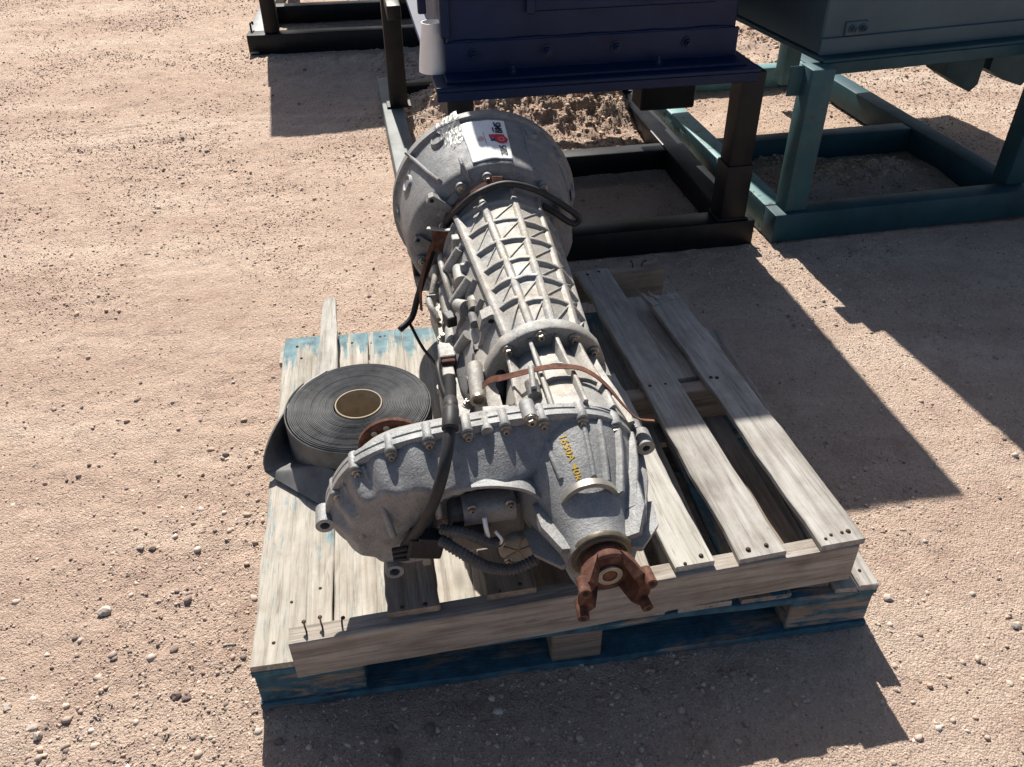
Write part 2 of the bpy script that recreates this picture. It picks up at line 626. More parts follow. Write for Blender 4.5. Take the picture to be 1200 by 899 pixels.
def ground_h(x, y):
    x = np.asarray(x, float)
    y = np.asarray(y, float)
    md = mounds(x, y)
    far = np.clip((y - 3.0) / 2.5, 0, 1)
    h = 0.016 * fbm(x, y, 1.6, 3, 0.5, 3) + (0.010 + 0.008 * far) * fbm(x, y, 9, 5, 0.65, 5) + (0.006 + 0.010 * far) * fbm(x, y, 50, 3, 0.7, 8)
    h = h + md * (1 + 1.3 * fbm(x, y, 13, 4, 0.7, 12))
    rough = np.clip(fbm(x, y, 0.9, 3, 0.5, 30) * 5 + 0.15, 0, 1)
    h = h + rough * 0.018 * fbm(x, y, 24, 4, 0.7, 20)
    # wheel tracks running across on the left
    for (ax, ay, bx, by) in ((-2.6, 3.62, -1.2, 4.08), (-2.6, 3.85, -1.1, 4.36), (-2.5, 4.2, -1.5, 4.50), (-1.7, 1.25, -0.62, 1.02)):
        dx, dy = bx - ax, by - ay
        L = math.hypot(dx, dy)
        u = ((x - ax) * dx + (y - ay) * dy) / L
        v = (-(x - ax) * dy + (y - ay) * dx) / L
        w = np.exp(-(v / 0.10) ** 2) * np.clip((u + 0.1) * 3, 0, 1) * np.clip((L - u) * 3, 0, 1)
        brk = np.clip(fbm(x, y, 4, 2, 0.5, 41) * 4 + 0.6, 0, 1)
        tri = np.abs(((u / 0.07) % 1) - 0.5) * 0.05
        h = h + w * brk * (-0.005 + 0.006 * np.sin((v + tri) * 2 * math.pi / 0.05))
    # keep what stands on the ground clear of it
    keep = np.zeros_like(x)
    px, py = x + 0.487, y - 0.918
    u = px * math.cos(.147) + py * math.sin(.147)
    v = -px * math.sin(.147) + py * math.cos(.147)
    keep = np.maximum(keep, np.clip(1.4 - np.maximum(np.abs(u - 0.62) - 0.62, np.abs(v - 0.54) - 0.54) * 12, 0, 1))
    h = np.where(h > 0.004, h * (1 - keep) + 0.004 * keep, h)
    return h


def build_ground():
    xs = np.concatenate([[-120, -60, -30, -16, -9, -6.5, -5.2], np.arange(-4.4, 4.4, 0.0145), [4.5, 5.3, 6.6, 9, 16, 30, 60, 120]])
    ys = np.concatenate([[-60, -30, -14, -6, -3, -1.5, -0.6, 0.0, 0.3], np.arange(0.5, 4.2, 0.012), np.arange(4.2, 7.6, 0.02), [7.8, 8.4, 9.5, 12, 18, 30, 60, 120, 240]])
    X, Y = np.meshgrid(xs, ys)
    Z = ground_h(X, Y)
    nx, ny = len(xs), len(ys)
    co = np.stack([X, Y, Z], -1).reshape(-1, 3)
    idx = np.arange(nx * ny).reshape(ny, nx)
    q = np.stack([idx[:-1, :-1], idx[:-1, 1:], idx[1:, 1:], idx[1:, :-1]], -1).reshape(-1)
    me = bpy.data.meshes.new('ground')
    nf = len(q) // 4
    me.vertices.add(len(co))
    me.vertices.foreach_set('co', co.reshape(-1).astype(np.float32))
    me.loops.add(len(q))
    me.loops.foreach_set('vertex_index', q.astype(np.int32))
    me.polygons.add(nf)
    me.polygons.foreach_set('loop_start', np.arange(0, nf * 4, 4, dtype=np.int32))
    me.update(calc_edges=True)
    me.polygons.foreach_set('use_smooth', np.ones(nf, dtype=bool))
    o = link('ground', me, 'ground')
    tag(o, 'dry tan sandy ground with wheel tracks', kind='structure')


build_ground()

_t = (1 + 5 ** 0.5) / 2
ICO_V = np.array([(-1, _t, 0), (1, _t, 0), (-1, -_t, 0), (1, -_t, 0), (0, -1, _t), (0, 1, _t), (0, -1, -_t), (0, 1, -_t), (_t, 0, -1), (_t, 0, 1), (-_t, 0, -1), (-_t, 0, 1)], float)
ICO_V /= np.linalg.norm(ICO_V[0])
ICO_F = np.array([(0, 11, 5), (0, 5, 1), (0, 1, 7), (0, 7, 10), (0, 10, 11), (1, 5, 9), (5, 11, 4), (11, 10, 2), (10, 7, 6), (7, 1, 8), (3, 9, 4), (3, 4, 2), (3, 2, 6), (3, 6, 8), (3, 8, 9), (4, 9, 5), (2, 4, 11), (6, 2, 10), (8, 6, 7), (9, 8, 1)])


OCT_V = np.array([(1, 0, 0), (-1, 0, 0), (0, 1, 0), (0, -1, 0), (0, 0, 1), (0, 0, -1)], float)
OCT_F = np.array([(4, 0, 2), (4, 2, 1), (4, 1, 3), (4, 3, 0), (5, 2, 0), (5, 1, 2), (5, 3, 1), (5, 0, 3)])


def scatter(name, P, R, cols, squash=(0.45, 0.9), stretch=(0.7, 1.3), mat='pebble', fine=False):
    BV, BF = (OCT_V, OCT_F) if fine else (ICO_V, ICO_F)
    nv = len(BV)
    n = len(P)
    base = BV[None] * rng.uniform(0.6, 1.3, (n, nv, 1))
    sc = np.stack([rng.uniform(*stretch, n), rng.uniform(*stretch, n), rng.uniform(*squash, n)], -1)[:, None] * R[:, None, None]
    v = base * sc
    a = rng.uniform(0, 6.283, n)
    tl = rng.uniform(-0.5, 0.5, n)
    ct, st = np.cos(tl)[:, None], np.sin(tl)[:, None]
    y2 = v[..., 1] * ct - v[..., 2] * st
    z2 = v[..., 1] * st + v[..., 2] * ct
    ca, sa = np.cos(a)[:, None], np.sin(a)[:, None]
    v = np.stack([v[..., 0] * ca - y2 * sa, v[..., 0] * sa + y2 * ca, z2], -1) + P[:, None]
    f = (BF[None] + (np.arange(n) * nv)[:, None, None]).reshape(-1)
    me = bpy.data.meshes.new(name)
    nf = len(f) // 3
    me.vertices.add(n * nv)
    me.vertices.foreach_set('co', v.reshape(-1).astype(np.float32))
    me.loops.add(len(f))
    me.loops.foreach_set('vertex_index', f.astype(np.int32))
    me.polygons.add(nf)
    me.polygons.foreach_set('loop_start', np.arange(0, nf * 3, 3, dtype=np.int32))
    me.update(calc_edges=True)
    ca_ = me.color_attributes.new('tint', 'FLOAT_COLOR', 'POINT')
    cc = np.concatenate([np.repeat(cols, nv, 0), np.ones((n * nv, 1))], 1)
    ca_.data.foreach_set('color', cc.reshape(-1).astype(np.float32))
    return link(name, me, mat)


def pebble_cols(n, pal, jit=0.15):
    pal = np.array(pal)
    return np.clip(pal[rng.integers(0, len(pal), n)] * rng.uniform(1 - jit, 1 + jit, (n, 1)), 0, 1)


def in_pallet(x, y, m=0.0):
    px, py = x + 0.487, y - 0.918
    u = px * math.cos(.147) + py * math.sin(.147)
    v = -px * math.sin(.147) + py * math.cos(.147)
    return (u > -m) & (u < 1.245 + m) & (v > -m) & (v < 1.1 + m)


def build_gravel():
    pal = [(0.50, 0.385, 0.315), (0.58, 0.47, 0.39), (0.44, 0.33, 0.27), (0.60, 0.51, 0.44), (0.36, 0.28, 0.24), (0.54, 0.39, 0.31), (0.54, 0.45, 0.38), (0.24, 0.19, 0.165), (0.48, 0.38, 0.31)]
    for name, n0, pw, fine, lab in (('fine_gravel', 330000, 1.25, True, 'dense fine grit lying all over the sandy ground'), ('gravel', 62000, 1.6, False, 'loose small pebbles scattered over the sandy ground')):
        y = 0.55 + 6.4 * rng.random(n0) ** pw
        x = (rng.random(n0) * 2 - 1) * (0.95 + 0.55 * y)
        dens = np.clip(fbm(x, y, 2.2, 4, 0.65, 50) * 3.4 + 0.45, np.where(y < 2.0, 0.22, 0.08), 1)
        k = rng.random(n0) < dens * 0.9
        k &= ~(in_pallet(x, y, 0.0) & (rng.random(n0) < 0.85))
        x, y = x[k], y[k]
        n = len(x)
        far = np.minimum(np.maximum(y - 1.8, 0), 4)
        if fine:
            R = 0.0011 + 0.0014 * rng.random(n) + 0.0007 * far
        else:
            R = 0.0020 + 0.0018 * rng.random(n) + 0.0062 * rng.random(n) ** 9 + 0.0008 * far
        z = ground_h(x, y) + R * rng.uniform(-0.35, 0.25, n)
        o = scatter(name, np.stack([x, y, z], -1), R, pebble_cols(n, pal), fine=fine)
        tag(o, lab, 'gravel', kind='stuff')


build_gravel()


def build_chips():
    n0 = 34000
    x = rng.uniform(-0.8, 2.3, n0)
    y = rng.uniform(3.2, 5.6, n0)
    m = mounds(x, y)
    k = rng.random(n0) < np.clip(m * 9 - 0.12, 0, 1)
    x, y = x[k], y[k]
    n = len(x)
    R = rng.uniform(0.003, 0.011, n)
    z = ground_h(x, y) + R * 0.3
    pal = [(0.54, 0.40, 0.30), (0.58, 0.44, 0.34), (0.44, 0.31, 0.23), (0.62, 0.50, 0.39), (0.34, 0.24, 0.18)]
    o = scatter('shredded_bark', np.stack([x, y, z], -1), R, pebble_cols(n, pal), (0.25, 0.8), (0.35, 1.7))
    tag(o, 'brown clods and shredded bark heaped on the mound under the machine', 'mulch', kind='stuff')


build_chips()


# ------------------------------------------------------------------ boards and pallets
def board_geo(L, W, T, seed, rag0=0.0, rag1=0.0, warp=0.003, wob=0.0028, taper=None, nseg=9):
    """board along local Y from 0 to L, centred in X, from z=0 to T"""
    r = random.Random(seed)
    c = min(0.0022, T * 0.16)
    secs = []
    for i in range(nseg + 1):
        t = i / nseg
        y = t * L
        w = W if taper is None else W * (taper[0] * (1 - t) + taper[1] * t)
        wl = w / 2 + r.uniform(-wob, wob)
        wr = w / 2 + r.uniform(-wob, wob)
        dz = warp * math.sin(math.pi * t * 1.3 + seed)
        pr = [(-wl, c), (-wl + c, 0), (wr - c, 0), (wr, c), (wr, T - c), (wr - c, T), (-wl + c, T), (-wl, T - c)]
        secs.append([[px, y, pz + dz] for px, pz in pr])
    for rag, sec, sg in ((rag0, secs[0], -1), (rag1, secs[-1], 1)):
        if rag:
            for p in sec:
                p[1] += sg * (math.sin(p[0] * 170 + seed) * 0.5 + r.uniform(-0.5, 0.5)) * rag
    return loft_geo(secs)


def board(name, p0, p1, W, T, mat, parent, seed, z=0.0, **kw):
    """p0,p1 = centreline ends in the parent's plane (u,v); z=bottom"""
    d = Vector((p1[0] - p0[0], p1[1] - p0[1]))
    L = d.length
    z0, z1 = z if hasattr(z, '__len__') else (z, z)
    mb = MB()
    mb.add(*board_geo(L, W, T, seed, **kw))
    o = mb.build(name, mat, parent)
    yaw = math.atan2(-d.x, d.y)
    pit = math.atan2(z1 - z0, L)
    o.matrix_local = Matrix.Translation((p0[0], p0[1], z0)) @ Matrix.Rotation(yaw, 4, 'Z') @ Matrix.Rotation(pit, 4, 'X')
    return o


NAIL = MB().add(*lathe_geo([(0.0001, 0.0022), (0.003, 0.002), (0.0042, 0.0006), (0.0042, -0.004)], 8))
NAIL_ME = None


def nail(u, v, z, parent, sc=1.0):
    global NAIL_ME
    if NAIL_ME is None:
        o = NAIL.build('nail', 'nail', parent, True)
        NAIL_ME = o.data
    else:
        o = bpy.data.objects.new('nail', NAIL_ME)
        COL.objects.link(o)
        o.parent = parent
    q = random.uniform(0.75, 1.25) * sc
    o.location = (u + random.uniform(-.004, .004), v + random.uniform(-.006, .006), z)
    o.scale = (q, q, q)
    return o


# blue block pallet underneath
BP = empty('wooden_pallet', (-0.487, 0.918, 0.0), Matrix.Rotation(0.147, 3, 'Z'))
tag(BP, 'worn blue block pallet lying on the ground under the grey pallet', 'pallet')
W2, D2 = 1.235, 1.09
for j, (v0, dd) in enumerate(((0.0, 0.10), (0.50, 0.10), (D2 - 0.10, 0.10))):     # blocks
    for i, (u0, ww) in enumerate(((0.0, 0.205), (0.565, 0.105), (1.055, 0.18))):
        if i == 2 and j == 2:
            continue                                        # the far right corner has broken off
        mt = 'wood_bluer' if (i == 0 or j > 0) else ('wood_brown' if i == 1 else 'wood_half')
        b = MB()
        b.add(*box_geo(dd - 0.004, ww - 0.004, 0.086, 0.003))
        o = b.build('block', mt, BP)
        o.matrix_local = Matrix.Translation((u0 + ww / 2, v0 + dd / 2 + (0.004 if j == 0 else 0), 0.0615)) @ Matrix.Rotation(-math.pi / 2, 4, 'Z')
for k, (v, w) in enumerate(((0.05, 0.10), (0.55, 0.10), (D2 - 0.05, 0.10))):        # bottom boards
    board('bottom_board', (0.0, v), (W2 - (0.45 if k == 2 else 0), v), w, 0.017, 'wood_bluer' if k == 0 else 'wood_half', BP, 20 + k, 0.001)
for k, (v, w) in enumerate(((0.05, 0.098), (0.55, 0.098), (D2 - 0.05, 0.098))):     # stringer boards
    board('stringer_board', (-0.012 if k == 2 else 0.0, v), (W2 - 0.004 - (0.30 if k == 2 else 0), v), w, 0.017, 'wood_bluer' if k == 0 else 'wood_blue', BP, 30 + k, 0.106)
deckb = [(0.002, 0.150, 'wood_blue', 0, 0), (0.1515, 0.2352, 'wood_blue', 0, 0.0), (0.236, 0.332, 'wood_blue', -0.0, 0), (0.3335, 0.428, 'wood_blue', 0, 0.0),
         (0.43, 0.535, 'wood_blue', 0, 0), (0.55, 0.655, 'wood_half', 0, 0), (0.675, 0.79, 'wood_blue', 0, 0), (0.815, 0.925, 'wood_blue', 0, 0), (0.945, 1.05, 'wood_half', 0, 0)]
for k, (u0, u1, mt, a, b_) in enumerate(deckb):
    board('deck_board', ((u0 + u1) / 2, 0.0 if k < 1 else 0.004), ((u0 + u1) / 2, D2 - (0 if k == 0 else 0.006)), u1 - u0, 0.0165, mt, BP, 40 + k, 0.1235, warp=0.0012, rag0=0.001)
# split right-hand boards
for k, (u0, u1, v1) in enumerate(((1.075, 1.135, 0.42), (1.140, 1.185, 0.75), (1.192, 1.232, 0.93))):
    board('deck_board', ((u0 + u1) / 2, 0.002 + 0.02 * (k == 0)), ((u0 + u1) / 2 + 0.003, v1), u1 - u0, 0.0165, 'wood' if k else 'wood_brown', BP, 60 + k, 0.1235, warp=0.0012, rag0=0.006, rag1=0.012)
for u, v in ((0.045, 0.045), (0.07, 0.14), (0.125, 0.17), (0.04, 1.05), (0.11, 1.04), (0.05, 0.98), (0.27, 1.05), (0.24, 1.03), (0.285, 1.06), (1.15, 0.03), (1.17, 0.06), (1.21, 0.04), (1.205, 0.10), (0.19, 1.04)):
    nail(u, v, 0.1405, BP)

# grey pallet on top
TP = empty('wooden_pallet', (-0.392, 0.896, 0.1405), Matrix.Rotation(0.19, 3, 'Z'))
tag(TP, 'damaged grey stringer pallet with broken slats lying on the blue pallet', 'pallet')
TW, TD = 1.078, 1.150


def tz(u):
    return 0.006 + 0.011 * u                                # the pallet sits a little higher on its right


def stringer(v0, seed, mat, h0=0.0, u0=0.0, u1=TW, hh=0.089):
    b = MB()
    nseg = 16
    r = random.Random(seed)
    secs = []
    for i in range(nseg + 1):
        t = i / nseg
        u = (u1 - u0) * t
        lo = 0.003 * math.sin(t * 9 + seed) + r.uniform(-0.001, 0.001)
        if seed == 1:
            lo += -0.008 - 0.003 * (1 - t)
        hi = hh + r.uniform(-0.0008, 0.0008)
        x0, x1 = -0.019 + r.uniform(-0.0006, 0.0006), 0.019
        secs.append([(x0, u, lo + 0.002), (x0 + 0.002, u, lo), (x1 - 0.002, u, lo), (x1, u, lo + 0.002), (x1, u, hi - 0.002), (x1 - 0.002, u, hi), (x0 + 0.002, u, hi), (x0, u, hi - 0.002)])
    b.add(*loft_geo(secs))
    o = b.build('stringer', mat, TP)
    o.matrix_local = Matrix.Translation((u0, v0, tz(u0) + h0)) @ Matrix.Rotation(-math.pi / 2, 4, 'Z') @ Matrix.Rotation(0.011, 4, 'X')
    return o


stringer(0.019, 1, 'wood_warm')
stringer(0.550, 2, 'wood_brown', u0=0.44)
stringer(1.131, 3, 'wood_brown', u0=0.52)
SH = 0.0895
slats = [  # u at front, u at back, width, v0, v1, material
    (0.222, 0.222, 0.094, 0.018, 0.34, 'wood_brown', 0.015),
    (0.398, 0.40, 0.092, 0.020, 0.62, 'wood_brown', 0.01),
    (0.560, 0.565, 0.088, 0.022, 1.13, 'wood', 0),
    (0.746, 0.735, 0.080, 0.012, 0.62, 'wood_pale', 0.01),
    (0.880, 0.856, 0.094, 0.006, 1.125, 'wood', 0),
    (1.042, 1.012, 0.093, 0.003, 0.955, 'wood', 0.02),
]
for k, (ua, ub, w, v0, v1, mt, rg) in enumerate(slats):
    o = board('slat', (ua, v0), (ub, v1), w, 0.0155, mt, TP, 70 + k, (tz(ua) + SH, tz(ub) + SH - (0.004 if k == 5 else 0)), rag0=0.0012, rag1=rg, warp=0.0015, nseg=14)
# broken slat half fallen between the two right slats, and splinters beside the last one
o = board('slat', (0.958, 0.60), (0.962, 1.03), 0.078, 0.015, 'wood', TP, 90, (SH - 0.012, SH - 0.035), rag0=0.015, rag1=0.006, nseg=10)
o = board('splinter', (1.082, 0.05), (1.092, 0.86), 0.030, 0.012, 'wood', TP, 91, (SH - 0.012, SH - 0.045), rag1=0.03, taper=(0.7, 1.1), nseg=12)
o = board('splinter', (1.102, 0.16), (1.138, 0.80), 0.020, 0.010, 'wood_brown', TP, 92, (SH - 0.030, SH - 0.075), rag1=0.02, taper=(0.3, 1.2), nseg=12)
for k, (u_, v_, u2, v2, w_) in enumerate(((0.978, 0.90, 0.955, 1.005, 0.022), (0.995, 0.93, 0.985, 0.985, 0.016), (1.03, 0.92, 1.032, 0.975, 0.02))):
    board('splinter', (u_, v_), (u2, v2), w_, 0.012, 'wood', TP, 95 + k, (SH + tz(1) + .001, SH + tz(1) - .002), rag1=0.006, taper=(1.0, 0.25), nseg=5)
# bottom boards of the upper pallet
for k, (ua, w, v0, v1) in enumerate(((0.50, 0.09, 0.03, 1.1), (0.985, 0.09, 0.012, 1.1))):
    board('bottom_board', (ua, v0), (ua, v1), w, 0.013, 'wood_brown', TP, 80 + k, tz(ua) - 0.0135 if k == 0 else tz(ua) - 0.0142, warp=0.0)
for ua, ub, off in ((0.222, 0.222, (0.018, -0.022)), (0.398, 0.40, (0.02, -0.02)), (0.746, 0.735, (-0.018, 0.016)), (0.880, 0.856, (-0.022, 0.014)), (1.042, 1.012, (-0.03, -0.012, 0.01, 0.025))):
    for d in off:
        nail(ua + d, 0.022 + 0.006 * (d > 0), tz(ua) + SH + 0.0158, TP)
    for d in off[:2]:
        if ub == 0.856:
            nail(ub + d, 1.10 + 0.006 * (d > 0), tz(ub) + SH + 0.0158, TP, 1.1)
        if ub > 0.8:
            nail(ub + d + 0.01, 0.55, tz(ub) + SH + 0.0158, TP)


def bent_nail(u, v, z, d, parent):
    b = MB().add(*tube_geo([(0, 0, -0.008), (0.001, 0, 0.010), (d[0] * 0.4, d[1] * 0.4, 0.016), (d[0], d[1], 0.019)], 0.0018, 6, 4))
    b.add(*cyl_geo(0.004, 0.0016, 8), Matrix.Translation((d[0], d[1], 0.018)))
    o = b.build('nail', 'nail', parent, True)
    o.location = (u, v, z)


for u, v, d in ((0.030, 0.016, (-0.002, 0.014)), (0.058, 0.018, (-0.002, 0.016)), (0.092, 0.02, (0.004, 0.004))):
    bent_nail(u, v, tz(u) + 0.089, d, TP)
for u, v in ((0.985, 1.138), (1.015, 1.14)):
    bent_nail(u, v, tz(u) + 0.089, (random.uniform(-0.01, 0.01), random.uniform(-0.004, 0.006)), TP)

# loose split board on the left, under the roll
LB = MB()
LB.add(*board_geo(0.62, 0.078, 0.016, 5, 0.004, 0.004, 0.002, 0.002, (1.0, 0.46), 12))
lb = LB.build('loose_board', 'wood_pale')
lb.matrix_world = Matrix.Translation((-0.452, 1.515, 0.1435)) @ Matrix.Rotation(0.13, 4, 'Z') @ Matrix.Rotation(0.055, 4, 'X')
tag(lb, 'narrow split pale board sticking out behind the black roll', 'board')


# ------------------------------------------------------------------ rubber roll
RL = empty('belt_roll', (-0.362, 1.556, 0.141))
tag(RL, 'black rubber belt wound in a roll on the left of the pallets', 'roll')


def build_roll():
    H = 0.108
    r0, r1, turns = 0.056, 0.168, 30
    N = turns * 48
    th = (r1 - r0) / turns
    secs = []
    rr = random.Random(4)
    off = [rr.uniform(-0.0012, 0.0012) for _ in range(turns + 2)]
    for i in range(N + 1):
        t = i / N
        a = -t * turns * 2 * math.pi + 2.6
        q = t * turns
        dz = off[int(q)] * (1 - q % 1) + off[int(q) + 1] * (q % 1)
        dz += 0.004 * (t > 0.90) * (t - 0.90) / 0.1 * -1
        ra = r0 + th * q
        rb = ra + th * 0.84
        if q > turns - 1:                                    # the last turn stands off a little
            g = 0.003 * (q - turns + 1)
            ra += g
            rb += g
        ca, sa = math.cos(a), math.sin(a)
        secs.append([(ra * ca, ra * sa, 0.001), (rb * ca, rb * sa, 0.001), (rb * ca, rb * sa, H - 0.001 + dz), ((rb * 0.7 + ra * 0.3) * ca, (rb * 0.7 + ra * 0.3) * sa, H + dz), (ra * ca, ra * sa, H - 0.0014 + dz)])
    MB().add(*loft_geo(secs)).build('wound_belt', 'belt', RL, False)
    core = MB().add(*lathe_geo([(0.0525, 0.0), (0.0555, 0.0), (0.0555, H + 0.001), (0.0525, H + 0.0015)], 40, True))
    core.build('core', 'card', RL, angle=50)
    # unrolled tail: leaves the roll at the back left, loops out, folds over and slides under the case
    top = [(-0.10, 0.142, 0.104), (-0.146, 0.075, 0.105), (-0.174, -0.015, 0.098), (-0.194, -0.075, 0.080), (-0.206, -0.115, 0.052), (-0.208, -0.130, 0.026), (-0.199, -0.135, 0.010), (-0.122, -0.190, 0.007), (-0.047, -0.244, 0.006), (0.01, -0.300, 0.006)]
    bot = [(-0.10, 0.150, 0.003), (-0.142, 0.105, 0.003), (-0.178, 0.045, 0.003), (-0.182, 0.006, 0.003), (-0.168, -0.026, 0.003), (-0.131, -0.082, 0.006), (-0.081, -0.147, 0.049), (-0.037, -0.171, 0.052), (0.005, -0.202, 0.042), (0.063, -0.251, 0.030)]
    A = catmull(top, 8)
    B = catmull(bot, 8)
    secs = []
    for i in range(len(A)):
        a, b = Vector(A[i]), Vector(B[i])
        t = (Vector(A[min(i + 1, len(A) - 1)]) - Vector(A[max(i - 1, 0)])).normalized()
        nrm = t.cross(b - a).normalized() * 0.0017
        row = []
        for k in range(5):
            p = a.lerp(b, k / 4)
            bow = math.sin(math.pi * k / 4) * 0.004
            row.append(p + nrm * (1 + bow * 250))
        for k in range(4, -1, -1):
            p = a.lerp(b, k / 4)
            bow = math.sin(math.pi * k / 4) * 0.004
            row.append(p + nrm * (-1 + bow * 250))
        secs.append(row)
    MB().add(*loft_geo(secs)).build('loose_tail', 'belt_tail', RL, angle=50)


build_roll()

# ------------------------------------------------------------------ transmission with transfer case
A0 = Vector((-.074, 2.17, .485))
B0 = Vector((.155, .885, .44))
es = (B0 - A0).normalized()
er = Vector((-es.y, es.x, 0)).normalized()
if er.x < 0:
    er = -er
eu = er.cross(-es)
ROT = Matrix((er, -es, eu)).transposed()                  # local x = right, y = away from the viewer, z = up
TR = empty('transmission', A0, ROT)
tag(TR, 'cast aluminium truck transmission with transfer case resting on the pallets', 'transmission')
TRI = (Matrix.Translation(A0) @ ROT.to_4x4()).inverted()


def L3(r, u, s):
    return Vector((r, -s, u))


def polar(th, s, R, c=(0, 0)):
    a = math.radians(th)
    return L3(c[0] + R * math.sin(a), c[1] + R * math.cos(a), s)


def interp(x, tab):
    xs = [a for a, b in tab]
    return float(np.interp(x, xs, [b for a, b in tab]))


def part(mb, name, mat, parent=None, smooth=False, angle=None):
    return mb.build(name, mat, parent or TR, smooth, angle)


def axis_mtx(r, u, s, spin=0.0):
    """local frame whose +Z looks along +s (towards the viewer)"""
    return Matrix.Translation(L3(r, u, s)) @ Matrix.Rotation(math.pi / 2, 4, 'X') @ Matrix.Rotation(spin, 4, 'Z')


def dir_mtx(p, d, spin=0.0):
    return Matrix.Translation(p) @ Vector(d).to_track_quat('Z', 'Y').to_matrix().to_4x4() @ Matrix.Rotation(spin, 4, 'Z')


_bolt_me = {}


def bolt(r, u, s, sc=1.0, mat='steel', parent=None, d=None):
    key = (mat,)
    p = parent or TR
    if key not in _bolt_me:
        b = MB()
        b.add(*lathe_geo([(0.0001, 0.0), (0.0098, 0.0), (0.0098, 0.0022), (0.0078, 0.0040), (0.0060, 0.0042)], 14))
        b.add(*lathe_geo([(0.0062, 0.0035), (0.0062, 0.0092), (0.0052, 0.0102), (0.0032, 0.0102), (0.0030, 0.0070), (0.0001, 0.0070)], 6))
        o = b.build('bolt', mat, p, angle=35)
        _bolt_me[key] = o.data
    else:
        o = bpy.data.objects.new('bolt', _bolt_me[key])
        COL.objects.link(o)
        o.parent = p
    spin = random.uniform(0, 1)
    m = axis_mtx(r, u, s, spin) if d is None else dir_mtx(L3(r, u, s), d, spin)
    o.matrix_local = m @ Matrix.Scale(sc, 4)
    return o


# --- bell housing
def bell_R(th, s):
    R = interp(s, [(0, 0.250), (0.032, 0.251), (0.035, 0.240), (0.10, 0.230), (0.17, 0.218), (0.215, 0.207), (0.226, 0.202), (0.232, 0.190), (0.236, 0.170)])
    t = (th + 180) % 360 - 180
    # flat flank on the lower left where the starter sits
    if -140 < t < -48 and s > 0.02:
        w = math.sin(math.radians((t + 140) / 92 * 180)) ** 0.7
        R += w * interp(s, [(0.02, 0.0), (0.08, 0.004), (0.235, 0.022)])
    if 14 < t < 100 and s > 0.112 - 0.0006 * (t - 14):
        R -= 0.007
    if abs(t) > 140:
        R -= 0.02 * min(1, (abs(t) - 140) / 20) * (s > 0.02)
    return R


def build_bell():
    secs = []
    n = 96
    for s in (0.0, 0.004, 0.012, 0.0315, 0.0345, 0.05, 0.06, 0.07, 0.075, 0.08, 0.085, 0.09, 0.095, 0.10, 0.105, 0.11, 0.115, 0.13, 0.15, 0.17, 0.195, 0.212, 0.2225, 0.229, 0.234, 0.236):
        secs.append([polar(i * 360 / n, s, bell_R(i * 360 / n, s)) for i in range(n)])
    for k, s in ((0.9, 0.238), (0.80, 0.240), (0.70, 0.243)):
        secs.append([polar(i * 360 / n, s, 0.12 + (bell_R(i * 360 / n, 0.235) - 0.12) * (k - 0.62) / 0.38) for i in range(n)])
    mb = MB().add(*loft_geo(secs))
    part(mb, 'bell_housing', 'cast_bell', angle=38)


build_bell()


def rib_geo(pts, Rf, h, w0, w1, c=(0, 0), hf=None, sink=0.004):
    """rib along (theta,s) points lying on radius function Rf(th,s)"""
    P = catmull([(a, b) for a, b in pts], 6) if len(pts) > 2 else [np.array(pts[0]) * (1 - t) + np.array(pts[1]) * t for t in np.linspace(0, 1, 9)]
    secs = []
    n = len(P)
    for i, (th, s) in enumerate(P):
        a = Vector(polar(*P[max(0, i - 1)], 0.13, c))
        b = Vector(polar(*P[min(n - 1, i + 1)], 0.13, c))
        t = (b - a).normalized()
        R = Rf(th, s)
        hh = hf(i / (n - 1)) if hf else h
        base = polar(th, s, R - sink, c)
        tp = polar(th, s, R + hh, c)
        rad = (tp - base).normalized()
        sd = t.cross(rad).normalized()
        secs.append([base + sd * w0 / 2, base - sd * w0 / 2, tp - sd * w1 / 2 - rad * 0.0012, tp - sd * w1 * 0.3, tp + sd * w1 * 0.3, tp + sd * w1 / 2 - rad * 0.0012])
    return loft_geo(secs)


# ribs on the bell
def bellRf(th, s):
    return bell_R(th, s)


for pts, h, w in ((((-52, 0.028), (-48, 0.10), (-44, 0.165), (-40, 0.212)), 0.012, 0.010), (((-22, 0.20), (-22, 0.238)), 0.02, 0.012), (((24, 0.06), (27, 0.16), (30, 0.225)), 0.004, 0.006)):
    part(MB().add(*rib_geo(pts, bellRf, h, w, w * 0.6)), 'rib', 'cast_bell', angle=40)
part(MB().add(*rib_geo(((38, 0.03), (60, 0.10), (75, 0.2)), bellRf, 0.003, 0.006, 0.003)), 'rib', 'cast_bell', angle=40)


